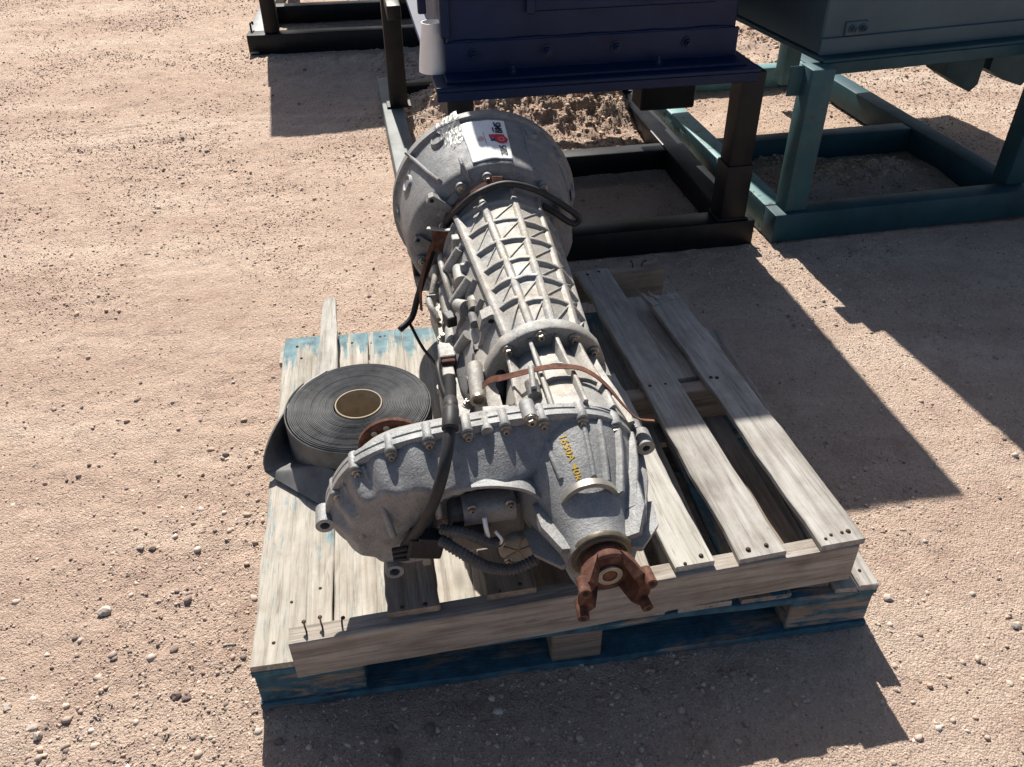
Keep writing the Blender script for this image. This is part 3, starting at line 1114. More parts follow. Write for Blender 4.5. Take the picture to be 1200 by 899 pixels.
def pocket(th, s, R, ln=0.030, wd=0.018):
    """bolt pocket: raised lens-shaped rim round a dark hole"""
    p = polar(th, s, R)
    rad = (p - polar(th, s, 0.0)).normalized()
    m = Matrix.Translation(p) @ Matrix((Vector(polar(th + 90, 0, 1)) - Vector(polar(th + 90, 0, 0)), Vector((0, 1, 0)), rad)).transposed().to_4x4()
    n = 24
    prof = [(1.26, -0.008), (1.16, 0.001), (1.04, 0.0035), (0.94, 0.002), (0.82, -0.007), (0.3, -0.008)]
    vs, fs = [], []
    for k, z in prof:
        for i in range(n):
            a = 2 * math.pi * i / n
            x, y = wd * k * math.cos(a), ln * k * math.sin(a) * (1.0 if math.sin(a) > 0 else 0.75)
            vs.append((x, y, z))
    for j in range(len(prof) - 1):
        for i in range(n):
            fs.append((j * n + i, j * n + (i + 1) % n, (j + 1) * n + (i + 1) % n, (j + 1) * n + i))
    fs.append(tuple(range((len(prof) - 1) * n, len(prof) * n)))
    mb = MB().add(vs, fs, m)
    o = part(mb, 'bolt_pocket', 'cast_bell', angle=40)
    hb = MB().add(*cyl_geo(wd * 0.42, 0.003, 14), m @ Matrix.Translation((0, ln * 0.15, -0.0078)))
    hb.build('bolt_hole', 'hole', o)


for th, s, R in ((-31, 0.062, 0.238), (30, 0.060, 0.238), (56, 0.052, 0.239), (-63, 0.095, 0.236), (-88, 0.062, 0.240), (-118, 0.075, 0.242), (84, 0.055, 0.239)):
    pocket(th, s, R)


# ears on the rear wall of the bell, on the flank
def ear(pts, s0, s1, name='mounting_ear', mat='cast_bell', hole=None, parent=None):
    n = len(pts)
    secs = [[L3(r, u, s) for r, u in pts] for s in (s0, s1)]
    o = part(MB().add(*loft_geo(secs)), name, mat, parent)
    if hole:
        part(MB().add(*cyl_geo(hole[2], 0.0015, 14), axis_mtx(hole[0], hole[1], s1 - 0.0006)), 'bolt_hole', 'hole', o)
    return o


ear([(-.176, .128), (-.170, .142), (-.158, .146), (-.118, .116), (-.112, .095), (-.135, .102)], 0.232, 0.256, hole=(-.163, .134, .0052))
ear([(-.214, .02), (-.208, .034), (-.196, .036), (-.15, .0), (-.15, -.02)], 0.20, 0.248, hole=(-.203, .026, .005))
part(MB().add(*rib_geo(((-36, 0.238), (-44, 0.244), (-60, 0.246)), lambda t, s: 0.165, 0.012, 0.012, 0.007)), 'rib', 'cast_bell', angle=40)


# --- main case
def case_R(th, s):
    f = 0.0
    t = (th + 180) % 360 - 180
    if -48 < t < 73:
        q = ((t + 48) / 29.5) % 1.0
        f = -0.0042 * math.sin(math.pi * q)
    return f + interp(s, [(0.22, 0.150), (0.25, 0.143), (0.45, 0.131), (0.62, 0.120), (0.72, 0.114), (0.77, 0.108), (0.80, 0.110)])


def build_case():
    secs = []
    n = 72
    for s in np.linspace(0.225, 0.80, 24):
        sec = []
        for i in range(n):
            th = i * 360 / n
            t = (th + 180) % 360 - 180
            R = case_R(th, s)
            if -175 < t < -50:                              # the left flank falls away flatter
                R += 0.008 * math.sin(math.radians((t + 175) / 125 * 180))
            sec.append(polar(th, s, R))
        secs.append(sec)
    part(MB().add(*loft_geo(secs)), 'main_case', 'cast', angle=40)


build_case()
circ = [0.305, 0.385, 0.470, 0.548, 0.620, 0.690]
longs = [(-48, -41), (-19, -13), (13.5, 10.5), (44, 40), (72, 68)]


def long_th(k, s):
    a, b = longs[k]
    return a + (b - a) * (s - 0.25) / 0.53


_jr = random.Random(21)
for k in range(len(longs)):
    w = 0.024 if k == 0 else 0.023
    h = 0.014 if k == 0 else 0.0068
    part(MB().add(*rib_geo([(long_th(k, s), s) for s in (0.236, 0.4, 0.6, 0.775)], case_R, h, w, w * 0.55)), 'rib', 'cast', angle=60)
for s in circ:
    for k in range(len(longs) - 1):
        a, b = long_th(k, s), long_th(k + 1, s)
        sj = s + _jr.uniform(-0.008, 0.008)
        part(MB().add(*rib_geo([(a + 1.5, sj + 0.003 + _jr.uniform(-.003, .003)), ((a + b) / 2, sj - 0.002), (b - 1.5, sj + 0.003)], case_R, 0.0066 + _jr.uniform(-.0015, .002), 0.021, 0.0115)), 'rib', 'cast', angle=60)
for j in range(len(circ) - 1):
    for k in range(len(longs) - 1):
        s0, s1 = circ[j], circ[j + 1]
        a, b = long_th(k + 1, s0), long_th(k, s1)
        if k % 2 == 1 and j % 2:
            a, b = long_th(k, s0) + 0.0, long_th(k + 1, s1)
            a, b = long_th(k + 1, s0), long_th(k, s1)
        part(MB().add(*rib_geo([(a - 2, s0 + 0.008), ((a + b) / 2, (s0 + s1) / 2), (b + 2, s1 - 0.006)], case_R, 0.0030, 0.008, 0.0035)), 'rib', 'cast', angle=60)
# last row of stronger webs running down to the joint
for k in range(len(longs) - 1):
    s0, s1 = circ[-1], 0.775
    part(MB().add(*rib_geo([(long_th(k + 1, s0) - 2, s0 + 0.008), (long_th(k, s1) + 3, s1 - 0.004)], case_R, 0.0042, 0.006, 0.003)), 'rib', 'cast', angle=45)
# webs on the left flank below the ridge
for s in (0.30, 0.40, 0.47, 0.545, 0.62, 0.70):
    part(MB().add(*rib_geo([(-52, s), (-66, s + 0.012), (-84, s + 0.02)], case_R, 0.012, 0.010, 0.006)), 'rib', 'cast', angle=45)

# joint between case and tail housing
jb = [(-.083, .088), (-.014, .116), (.057, .099), (.102, .060), (-.112, .03), (.118, -.01)]


def build_joint():
    n = 72
    outl = []
    for i in range(n):
        th = i * 360 / n
        R = 0.1255
        for r, u in jb:
            tb = math.degrees(math.atan2(r, u))
            d = abs((th - tb + 180) % 360 - 180)
            R = max(R, math.hypot(r, u) * .935 + 0.0165 - 0.0004 * d ** 1.5) if d < 14 else R
        outl.append((th, R))
    secs = []
    for s, dr in ((0.768, -0.012), (0.783, -0.0015), (0.786, 0.0), (0.811, 0.0), (0.814, -0.002), (0.8145, -0.03)):
        secs.append([polar(th, s, R + dr) for th, R in outl])
    part(MB().add(*loft_geo(secs)), 'joint_flange', 'cast', angle=38)
    for r, u in jb[:4]:
        bolt(r * .935, u * .935, 0.8148, 1.2)


build_joint()


# --- tail housing and its webs
def tail_R(th, s):
    return interp(s, [(0.80, 0.084), (0.82, 0.083), (0.88, 0.094), (0.95, 0.108), (1.0, 0.114), (1.04, 0.118)])


secs = [[polar(i * 5, s, tail_R(0, s)) for i in range(72)] for s in np.linspace(0.80, 1.045, 14)]
part(MB().add(*loft_geo(secs)), 'tail_housing', 'cast', angle=40)
for th in (-48, -19, 9, 35, 62):
    part(MB().add(*rib_geo([(th, 0.816), (th, 0.86), (th, 0.93), (th, 1.04)], tail_R, 0.01, 0.013, 0.0075, hf=lambda t: 0.028 - 0.018 * t)), 'rib', 'cast', angle=45)
for th0, th1, s in ((-17, 7, 0.902), (11, 33, 0.910), (-17, 7, 0.955), (11, 33, 0.962), (37, 60, 0.95)):
    part(MB().add(*rib_geo([(th0, s), ((th0 + th1) / 2, s - 0.004), (th1, s)], tail_R, 0.006, 0.009, 0.005)), 'rib', 'cast', angle=45)

# --- lower case and oil pan
lw = [(-.165, -.035), (-.175, -.06), (-.178, -.14), (-.165, -.185), (-.14, -.20), (.04, -.20), (.075, -.185), (.092, -.14), (.095, -.06), (.085, -.02), (.0, .02), (-.10, .02)]
lwp = catmull(lw, 4, True)
secs = []
for s, k in ((0.238, 0.9), (0.25, 0.98), (0.27, 1.0), (0.55, 0.99), (0.76, 0.97), (0.80, 0.93), (0.815, 0.85)):
    secs.append([L3(p[0] * k, -0.06 + (p[1] + 0.06) * k, s) for p in lwp])
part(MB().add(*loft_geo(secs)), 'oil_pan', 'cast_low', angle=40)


def lbox(name, r, u, s, size, mat, rot=None, bev=0.003, parent=None):
    """box sized (r, s, u) at local place"""
    return box(name, size, L3(r, u, s), mat, parent or TR, bev, rot, 2)


# valve-side castings along the left flank
sp = [(-.158, .30), (-.185, .33), (-.197, .40), (-.188, .50), (-.196, .60), (-.210, .70), (-.205, .80), (-.165, .84), (-.145, .70), (-.140, .45), (-.142, .32)]
spc = catmull([(a, b) for a, b in sp], 4, True)
secs = [[L3(a, u, b) for a, b in spc] for u in (-.12, -.062, -.056)]
part(MB().add(*loft_geo(secs)), 'side_cover', 'cast', angle=40)


def lrod(name, p0, p1, r, mat, n=16, r2=None, parent=None):
    a, b = Vector(L3(*p0)), Vector(L3(*p1))
    d = b - a
    mb = MB().add(*cyl_geo(r, d.length, n, r2), dir_mtx(a, d))
    return part(mb, name, mat, parent, angle=40)


# solenoid bodies, linkage fingers, ports
o = lrod('solenoid', (-.155, -.040, .372), (-.157, -.040, .50), .017, 'cast')
lrod('solenoid_cap', (-.155, -.040, .362), (-.155, -.040, .376), .023, 'cast', parent=o)
lrod('collar', (-.1565, -.040, .50), (-.157, -.040, .515), .012, 'steel', parent=o)
o = lrod('solenoid', (-.160, -.045, .525), (-.168, -.045, .60), .014, 'cast')
lrod('collar', (-.160, -.045, .52), (-.161, -.045, .535), .020, 'cast_low', parent=o)
lbox('valve_block', -.183, -.042, .645, (.036, .050, .034), 'cast', bev=.004)
lbox('valve_block_seal', -.183, -.044, .676, (.030, .014, .028), 'rust_red', bev=.003)
lbox('valve_block', -.187, -.050, .700, (.026, .034, .022), 'cast', bev=.003)
lrod('port', (-.188, -.045, .72), (-.195, -.05, .79), .013, 'hole')
part(MB().add(*tube_geo([L3(-.178, -.055, .285), L3(-.170, -.02, .31), L3(-.176, -.02, .36), L3(-.190, -.045, .40)], .0085, 10)), 'linkage_finger', 'cast', smooth=True)
part(MB().add(*tube_geo([L3(-.190, -.055, .40), L3(-.200, -.03, .43), L3(-.198, -.03, .47), L3(-.186, -.05, .50)], .008, 10)), 'linkage_finger', 'cast', smooth=True)
lbox('tab', -.194, -.030, .435, (.022, .004, .026), 'cast', bev=.0012)
lbox('rail', -.136, -.022, .52, (.010, .27, .020), 'cast', bev=.003)
lbox('rail', -.145, -.028, .74, (.012, .12, .020), 'cast', bev=.003)
# swelling cast wall with a shoulder, left of the joint
part(MB().add(*loft_geo([[L3(r, u, s) for r, u in ((-.155, -.06), (-.15, -.01), (-.128, .022), (-.095, .04), (-.07, .03), (-.07, -.06))] for s in (.60, .635, .76, .80)])), 'case_shoulder', 'cast', angle=40)
part(MB().add(*loft_geo([[L3(r - .004, u + d, s) for r, u in ((-.145, -.06), (-.136, -.004), (-.12, .012), (-.10, .018), (-.09, -.06))] for s, d in ((.80, 0), (.86, -.004), (.93, .0), (.99, .01))])), 'case_shoulder', 'cast', angle=40)
# bracket with a hole, on the ridge
br = [(-.118, .058), (-.112, .084), (-.092, .094), (-.066, .088), (-.06, .06), (-.10, .036)]
o = part(MB().add(*loft_geo([[L3(r, u, s) for r, u in br] for s in (.672, .704)])), 'bracket', 'cast', angle=30)
part(MB().add(*cyl_geo(.0065, .0015, 16), axis_mtx(-.093, .076, .7032)), 'bolt_hole', 'hole', o)
lrod('stud', (-.122, .048, .63), (-.122, .048, .668), .010, 'cast_low')
lrod('stud', (-.118, .056, .600), (-.118, .056, .626), .011, 'cast_low')
lrod('boss', (-.112, .045, .50), (-.112, .045, .60), .014, 'cast')
lbox('bracket', -.108, .062, .352, (.044, .026, .046), 'cast', bev=.003)
lbox('bracket', -.108, .060, .47, (.036, .012, .040), 'cast', bev=.003)
lbox('rust_bracket', -.152, .05, .30, (.040, .010, .060), 'rust_red', Matrix.Rotation(-0.25, 3, 'Z'), .002)
lbox('bracket_edge', -.155, .081, .302, (.058, .012, .004), 'cast', Matrix.Rotation(-0.35, 3, 'Z'), .001)
# wiring connector by the tail, pipe and port
cn = lbox('connector', -.118, .012, .712, (.030, .022, .022), 'rubber', bev=.003)
lbox('connector_clip', -.108, .026, .708, (.012, .012, .008), 'rubber', bev=.002)
lbox('connector_clip', -.127, .022, .720, (.010, .014, .008), 'rubber', bev=.002)
part(MB().add(*tube_geo([L3(-.105, .018, .72), L3(-.096, .030, .76), L3(-.093, .026, .81), L3(-.10, .00, .86)], .0105, 12)), 'cable', 'hose', smooth=True)
part(MB().add(*tube_geo([L3(-.128, .010, .725), L3(-.138, .004, .77), L3(-.152, -.02, .81)], .0095, 12)), 'cable', 'hose', smooth=True)
o = lrod('pipe_boss', (-.140, .020, .775), (-.146, .010, .865), .017, 'cast', 20, .0155)
part(MB().add(*lathe_geo([(.0165, 0), (.0165, .006), (.011, .006), (.010, -.004), (.0001, -.004)], 20), dir_mtx(L3(-.146, .010, .865), L3(-.006, -.010, .090))), 'pipe_mouth', 'steel', o, angle=40)
lbox('shelf_bracket', -.120, .052, .965, (.062, .040, .008), 'cast', Matrix.Rotation(-0.08, 3, 'Z'), .002)
o = lbox('shelf_bracket', -.120, .034, .986, (.060, .006, .034), 'cast', Matrix.Rotation(-0.08, 3, 'Z'), .002)
for r_, u_, s_, k_ in ((-.176, -.050, .335, 1.0), (-.190, -.050, .415, 1.0), (-.183, -.050, .560, 1.0), (-.203, -.050, .735, 1.1), (-.160, -.050, .800, 1.0), (-.150, -.050, .335, .9), (-.148, -.050, .62, .9)):
    lrod('boss', (r_, u_ - .02, s_), (r_, u_ - .004, s_), .0125 * k_, 'cast', 16)
    bolt(r_, u_ - .004, s_, 1.0 * k_, 'steel', None, (0, 0, 1))
for p0, p1, rad in (((-.118, .080, .405), (-.150, .030, .412), .011), ((-.112, .078, .535), (-.150, .020, .540), .012), ((-.128, .05, .44), (-.128, .05, .50), .013), ((-.146, .03, .56), (-.130, .045, .60), .014), ((-.16, -.02, .66), (-.135, .02, .665), .012)):
    o = lrod('boss', p0, p1, rad, 'cast', 16, rad * 1.25)
part(MB().add(*tube_geo([L3(-.150, .01, .30), L3(-.160, .028, .36), L3(-.158, .022, .44), L3(-.150, -.005, .50)], .0072, 10)), 'oil_pipe', 'cast', smooth=True)
part(MB().add(*tube_geo([L3(-.198, -.04, .66), L3(-.208, -.03, .70), L3(-.205, -.045, .76), L3(-.190, -.06, .82)], .0065, 10)), 'oil_pipe', 'rubber', smooth=True)
lbox('sensor', -.166, .005, .575, (.024, .034, .026), 'rubber', Matrix.Rotation(.3, 3, 'Z'), .004)
lbox('wire_clip', -.150, .000, .795, (.018, .012, .020), 'steel', None, .002)
for th_ in (-64, -72, -82):
    q_ = polar(th_, .262, .155)
    bolt(q_.x, q_.z, .262, 1.15, 'steel')
# studs round the back of the bell housing
for th_, R_ in ((-30, .178), (-8, .176), (40, .178), (62, .180), (-100, .20)):
    q_ = polar(th_, .236, R_)
    lrod('boss', (q_.x, q_.z, .225), (q_.x, q_.z, .246), .014, 'cast_bell', 16)
    bolt(q_.x, q_.z, .2462, 1.1, 'steel')
# small lugs on the right side
ear([(.098, .010), (.112, .022), (.126, .016), (.128, -.012), (.115, -.03), (.098, -.02)], 0.80, 0.85, 'mounting_ear', 'cast', (.117, .004, .005))
lrod('stud', (.122, -.012, .84), (.124, -.014, .868), .008, 'cast')

# --- transfer case
TCP = [(-.447, -.045), (-.432, .012), (-.394, .066), (-.333, .098), (-.262, .114), (-.180, .121), (-.10, .126), (-.02, .124), (.050, .104), (.098, .058), (.120, -.01), (.112, -.085), (.073, -.143), (.005, -.172), (-.075, -.165), (-.155, -.125), (-.225, -.122), (-.295, -.152), (-.362, -.152), (-.420, -.118)]
tcp = [np.array(p) for p in catmull(TCP, 10, True)]
SP0, SP1 = np.array((-.31, -.045)), np.array((-.02, -.025))


def spine(p):
    d = SP1 - SP0
    t = float(np.clip(np.dot(p - SP0, d) / np.dot(d, d), 0, 1))
    return SP0 + d * t


def tc_sec(s, k=1.0, add=0.0):
    out = []
    for p in tcp:
        c = spine(p)
        v = p - c
        L = np.linalg.norm(v)
        q = c + v * (k + add / L)
        out.append(L3(q[0], q[1], s))
    return out


# front half: narrows towards the tail housing
secs = [tc_sec(0.945, 0.45), tc_sec(0.960, 0.60), tc_sec(0.985, 0.72), tc_sec(1.012, 0.80), tc_sec(1.030, 0.86), tc_sec(1.040, 0.93)]
part(MB().add(*loft_geo(secs)), 'front_case', 'cast_tc', angle=40)
# two flanges with a groove between
part(MB().add(*loft_geo([tc_sec(1.0395, .93), tc_sec(1.040, 1, -.001), tc_sec(1.0415, 1, .001), tc_sec(1.0505, 1, .001), tc_sec(1.052, 1, -.001), tc_sec(1.0525, .93)])), 'seam_flange', 'cast_tc', angle=40)
part(MB().add(*loft_geo([tc_sec(1.053, .93), tc_sec(1.0540, 1, -.001), tc_sec(1.0555, 1, .001), tc_sec(1.0680, 1, .001), tc_sec(1.0700, 1, -.0015), tc_sec(1.0705, .90)])), 'seam_flange', 'cast_tc', angle=40)

LIP = [(-.275, -.03), (-.247, .040), (-.189, .058), (-.132, .060), (-.095, .045), (-.065, -.005), (-.045, -.10), (-.02, -.19)]


def recess(r, u):
    """1 inside the hollow under the lip"""
    if r < LIP[0][0] or r > -.02:
        return 0.0
    lim = float(np.interp(r, [a for a, b in LIP], [b for a, b in LIP]))
    x = (lim - u) / 0.012
    e = (r - LIP[0][0]) / 0.015
    return max(0.0, min(1.0, x)) * max(0.0, min(1.0, e))


def build_rear_cover():
    ks = [1.0, .993, .985, .965, .94, .91, .88, .845, .81, .775, .74, .70, .665, .63, .595, .56, .525, .49, .45, .40, .35, .29, .22, .14, .06]
    secs = []
    for k in ks:
        row = []
        for i, p in enumerate(tcp):
            c = spine(p)
            q = c + (p - c) * (k * 0.945 * (1 + 0.06 * math.cos((i / len(tcp)) * 2 * math.pi * 22) * max(0, 1 - abs(k - 0.86) * 3.6)))
            d = min(1.0, (1 - k) / float(np.interp(p[0], [-.36, -.20], [0.24, 0.36]))) ** 0.85
            # soft fluting between the bolt lugs
            fl = 0.006 * math.sin(i / len(tcp) * 2 * math.pi * 21) * max(0, 1 - abs(k - 0.90) * 6)
            depth = 0.094 * d + fl
            # the left pod is lower than the right one
            depth *= float(np.interp(q[0], [-.45, -.36, -.26, -.14, -.07, 0.1], [0.60, 0.62, 0.85, 0.95, 0.55, 0.3]))
            rc = recess(q[0], q[1])
            depth = depth * (1 - rc) + min(depth, 0.040) * rc
            row.append(L3(q[0], q[1], 1.068 + depth))
        secs.append(row)
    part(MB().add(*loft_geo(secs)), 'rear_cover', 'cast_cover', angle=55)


build_rear_cover()

tcb = [(-.420, .006), (-.383, .058), (-.323, .088), (-.259, .103), (-.193, .110), (-.129, .113), (-.064, .113), (.004, .109), (.063, .084)]
for r, u in tcb:
    c = spine(np.array((r, u)))
    v = np.array((r, u)) - c
    v = v / np.linalg.norm(v)
    # lug: rounded block straddling the seam
    n = 14
    sec = []
    for i in range(n):
        a = math.pi * i / (n - 1)
        x, y = math.cos(a) * 0.0115, math.sin(a) * 0.0155 + 0.001
        sec.append((x, y))
    sec += [(-.0165, -.022), (.0165, -.022)]
    tv = np.array((v[1], -v[0]))
    rows = []
    for s, g in ((1.034, .8), (1.038, 1.0), (1.0745, 1.0), (1.0765, .93)):
        rows.append([L3(*(np.array((r, u)) + tv * x * g + v * y * g), s) for x, y in sec])
    o = part(MB().add(*loft_geo(rows)), 'lug', 'cast_tc', angle=40)
    bolt(r, u, 1.0766, 1.0, 'steel')
# tall stand-off in the middle with its own bolt, blank lugs and end eyes
for r, u, R in ((-.086, .130, .0130), (-.160, .114, .0105)):
    lrod('standoff', (r, u, 1.036), (r, u, 1.078), R, 'cast_tc', 20)
bolt(-.086, .130, 1.0782, 1.2)


def eye(r, u, s0, s1, R, ri, name='mounting_eye'):
    mb = MB().add(*lathe_geo([(ri, 0), (R, 0), (R, s1 - s0), (ri, s1 - s0)], 20, True), axis_mtx(r, u, s0))
    o = part(mb, name, 'cast_tc', angle=40)
    part(MB().add(*cyl_geo(ri * 0.98, .002, 16), axis_mtx(r, u, s0 + (s1 - s0) * .4)), 'bolt_hole', 'hole', o)
    return o


eye(-.452, -.052, 1.045, 1.085, .0165, .0085)
eye(.123, .034, 1.045, 1.085, .0165, .0070)
eye(.116, .036, 1.02, 1.044, .014, .0070)
bolt(.102, .040, 1.076, .95)
eye(-.342, -.136, 1.10, 1.140, .0165, .0095)

# ribs over the left pod
for pts in (((-.372, .066, 1.072), (-.352, .030, 1.118), (-.335, -.03, 1.150)), ((-.405, .03, 1.072), (-.396, .0, 1.10), (-.388, -.05, 1.125)), ((-.262, .080, 1.095), (-.258, .04, 1.135), (-.256, .0, 1.15))):
    P = catmull([L3(*p) for p in pts], 6)
    part(MB().add(*tube_geo([tuple(p) for p in P], .006, 8, 1)), 'rib', 'cast_tc', smooth=True)


# --- rear output: extension cone, step, tube
def cone_R(th, s):
    return interp(s, [(1.06, .128), (1.09, .121), (1.14, .104), (1.19, .082), (1.24, .062), (1.272, .054)])


CC = (-.010, -.014)
secs = [[polar(i * 5, s, cone_R(0, s), CC) for i in range(72)] for s in np.linspace(1.062, 1.274, 14)]
part(MB().add(*loft_geo(secs)), 'output_housing', 'cast_tc', angle=40)
for th, s1, h in ((-27, 1.165, .004), (7, 1.175, .005), (21, 1.185, .009), (38, 1.200, .013), (57, 1.215, .019), (78, 1.225, .026), (100, 1.225, .030)):
    part(MB().add(*rib_geo([(th, 1.066), (th, 1.10), (th, 1.14), (th, s1)], cone_R, h, .015, .007, CC, hf=lambda t, h=h: .004 + (h - .004) * t + (.004 * (1 - t) if h > .01 else 0))), 'rib', 'cast_tc', angle=45)
# output tube with side webs
for ang, R1 in ((95, .118), (62, .100), (130, .105), (-75, .10), (-110, .115), (180, .10)):
    a = math.radians(ang)
    pts = [(math.sin(a) * .03, math.cos(a) * .03, 1.17), (math.sin(a) * R1, math.cos(a) * R1, 1.17), (math.sin(a) * R1 * .95, math.cos(a) * R1 * .95, 1.222), (math.sin(a) * .070, math.cos(a) * .070, 1.268), (math.sin(a) * .03, math.cos(a) * .03, 1.262)]
    t = Vector((math.cos(a), 0, -math.sin(a))) * .0055
    A = [L3(p[0] + CC[0] * .6, p[1] + CC[1] * .4, p[2]) + t for p in pts]
    B = [L3(p[0] + CC[0] * .6, p[1] + CC[1] * .4, p[2]) - t for p in pts]
    part(MB().add(*loft_geo([A, B])), 'web', 'cast_tc')
# sweeping wall on the left of the output, closing the hollow
wallp = [(-.250, .044), (-.205, .060), (-.150, .064), (-.108, .052), (-.078, .014), (-.062, -.055), (-.045, -.115), (-.02, -.160), (.02, -.172)]
W_ = catmull(wallp, 6)
secs = []
for i, p in enumerate(W_):
    t = W_[min(i + 1, len(W_) - 1)] - W_[max(i - 1, 0)]
    t = t / np.linalg.norm(t)
    nn = np.array((t[1], -t[0]))
    f = i / (len(W_) - 1)
    s1 = float(np.interp(f, [0, .12, .3, .5, .7, .88, 1], [1.110, 1.150, 1.165, 1.172, 1.190, 1.215, 1.20]))
    a, b = p + nn * .003, p - nn * .003
    secs.append([L3(a[0], a[1], 1.09), L3(a[0], a[1], s1), L3(b[0], b[1], s1), L3(b[0], b[1], 1.09)])
part(MB().add(*loft_geo(secs)), 'hollow_wall', 'cast_tc', angle=50)
# crescent cover plate with two screws
cr = []
cc, Ro, Ri = (-.010, .034), .051, .044
for i in range(25):
    a = math.radians(-100 + 200 * i / 24)
    cr.append((cc[0] + Ro * math.sin(a), cc[1] + Ro * math.cos(a)))
for i in range(25):
    a = math.radians(100 - 200 * i / 24)
    cr.append((cc[0] + Ri * math.sin(a), cc[1] - .002 + Ri * math.cos(a)))
o = part(MB().add(*loft_geo([[L3(r, u, s) for r, u in cr] for s in (1.187, 1.200)])), 'crescent_plate', 'zinc', angle=40)
for r, u in ((-.053, .020), (.031, .023)):
    lrod('plate_ear', (r, u, 1.160), (r, u, 1.2005), .0115, 'zinc', 20, parent=o)
    bolt(r, u, 1.2008, .95, 'steel', o)
# seal collar
part(MB().add(*lathe_geo([(.052, 0), (.052, .004), (.0505, .008), (.046, .009), (.046, .012), (.042, .013), (.036, .010), (.0001, .010)], 44), axis_mtx(-.008, -.006, 1.266)), 'seal_collar', 'seal', angle=35)

# --- yoke
YK = part(MB().add(*lathe_geo([(.031, 0), (.034, .004), (.034, .022), (.0425, .026), (.043, .034), (.040, .038), (.022, .038)], 36), axis_mtx(-.006, -.004, 1.274)), 'output_yoke', 'rust_red', angle=40)
part(MB().add(*lathe_geo([(.0125, 0), (.021, 0), (.021, .004), (.0125, .004)], 28, True), axis_mtx(-.006, -.004, 1.3132)), 'washer', 'zinc', YK, angle=40)
part(MB().add(*lathe_geo([(.0001, 0.001), (.0115, .001), (.0115, .005), (.0001, .005)], 6), axis_mtx(-.006, -.004, 1.3118)), 'shaft_nut', 'rust', YK)
for sg in (-1, 1):
    yc = (-.006, -.004)
    # ear: curved web from the hub out to the saddle
    prof = []
    rows = []
    for t in np.linspace(0, 1, 8):
        s = 1.302 + .044 * t
        rin = .030 + .010 * t ** .8
        rout = .045 + .014 * t
        hw = math.radians(66 - 22 * t)
        ro = []
        for a in np.linspace(-hw, hw, 9):
            ro.append(L3(yc[0] + sg * rout * math.cos(a), yc[1] - .006 * t + rout * math.sin(a), s))
        for a in np.linspace(hw, -hw, 9):
            ro.append(L3(yc[0] + sg * rin * math.cos(a), yc[1] - .006 * t + rin * math.sin(a), s))
        rows.append(ro)
    part(MB().add(*loft_geo(rows)), 'ear', 'rust_red', YK, angle=45)
    for v in (-1, 1):
        o = lrod('saddle_boss', (yc[0] + sg * .049, yc[1] - .006 + v * .0265, 1.332), (yc[0] + sg * .052, yc[1] - .006 + v * .030, 1.362), .0110, 'rust_red', 14, .0095, YK)
        part(MB().add(*cyl_geo(.0045, .0012, 12), axis_mtx(yc[0] + sg * .052, yc[1] - .006 + v * .030, 1.3614)), 'bolt_hole', 'hole', YK)

# --- front output flange, rusty disc seen over the left pod
FO = part(MB().add(*lathe_geo([(.0001, 0), (.060, 0), (.0625, .002), (.0625, .010), (.060, .012), (.034, .012), (.032, .05), (.0001, .05)], 44), axis_mtx(-.322, -.020, .925)), 'front_flange', 'rust_red', angle=35)
for a in (-40, -8, 24, 60, -75, 110, 180, -130):
    q = math.radians(a)
    part(MB().add(*cyl_geo(.0058, .0012, 12), axis_mtx(-.322 + .046 * math.sin(q), -.020 + .046 * math.cos(q), .9366)), 'bolt_hole', 'stone_pale', FO)

# --- the hollow: actuator, round cap, wiring
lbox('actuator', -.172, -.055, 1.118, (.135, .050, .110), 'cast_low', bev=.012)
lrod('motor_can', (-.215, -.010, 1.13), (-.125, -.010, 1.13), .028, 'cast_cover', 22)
for q_ in (-.20, -.135):
    bolt(q_, .012, 1.150, .9)
lbox('actuator_step', -.205, -.040, 1.125, (.060, .060, .030), 'rubber', bev=.006)
CP = part(MB().add(*lathe_geo([(.034, 0), (.034, .012), (.031, .016), (.0001, .017)], 36), axis_mtx(-.122, -.105, 1.140)), 'round_cap', 'zinc', angle=40)
for a in (20, 75, 150, 215, 290):
    q = math.radians(a)
    mb = MB().add(*box_geo(.003, .030, .0025), axis_mtx(-.122 + .016 * math.cos(q), -.105 + .016 * math.sin(q), 1.1575, q - math.pi / 2))
    part(mb, 'cap_web', 'steel', CP)
bolt(-.094, -.088, 1.156, .8, 'steel', CP)
bolt(-.140, -.128, 1.156, .8, 'steel', CP)
part(MB().add(*tube_geo([L3(-.182, .002, 1.165), L3(-.181, -.012, 1.175), L3(-.178, -.035, 1.175)], .0042, 8)), 'white_tube', 'white', smooth=True)
part(MB().add(*tube_geo([L3(-.165, -.03, 1.17), L3(-.155, -.045, 1.178), L3(-.160, -.062, 1.172), L3(-.168, -.06, 1.168)], .003, 8)), 'white_tube', 'white', smooth=True)

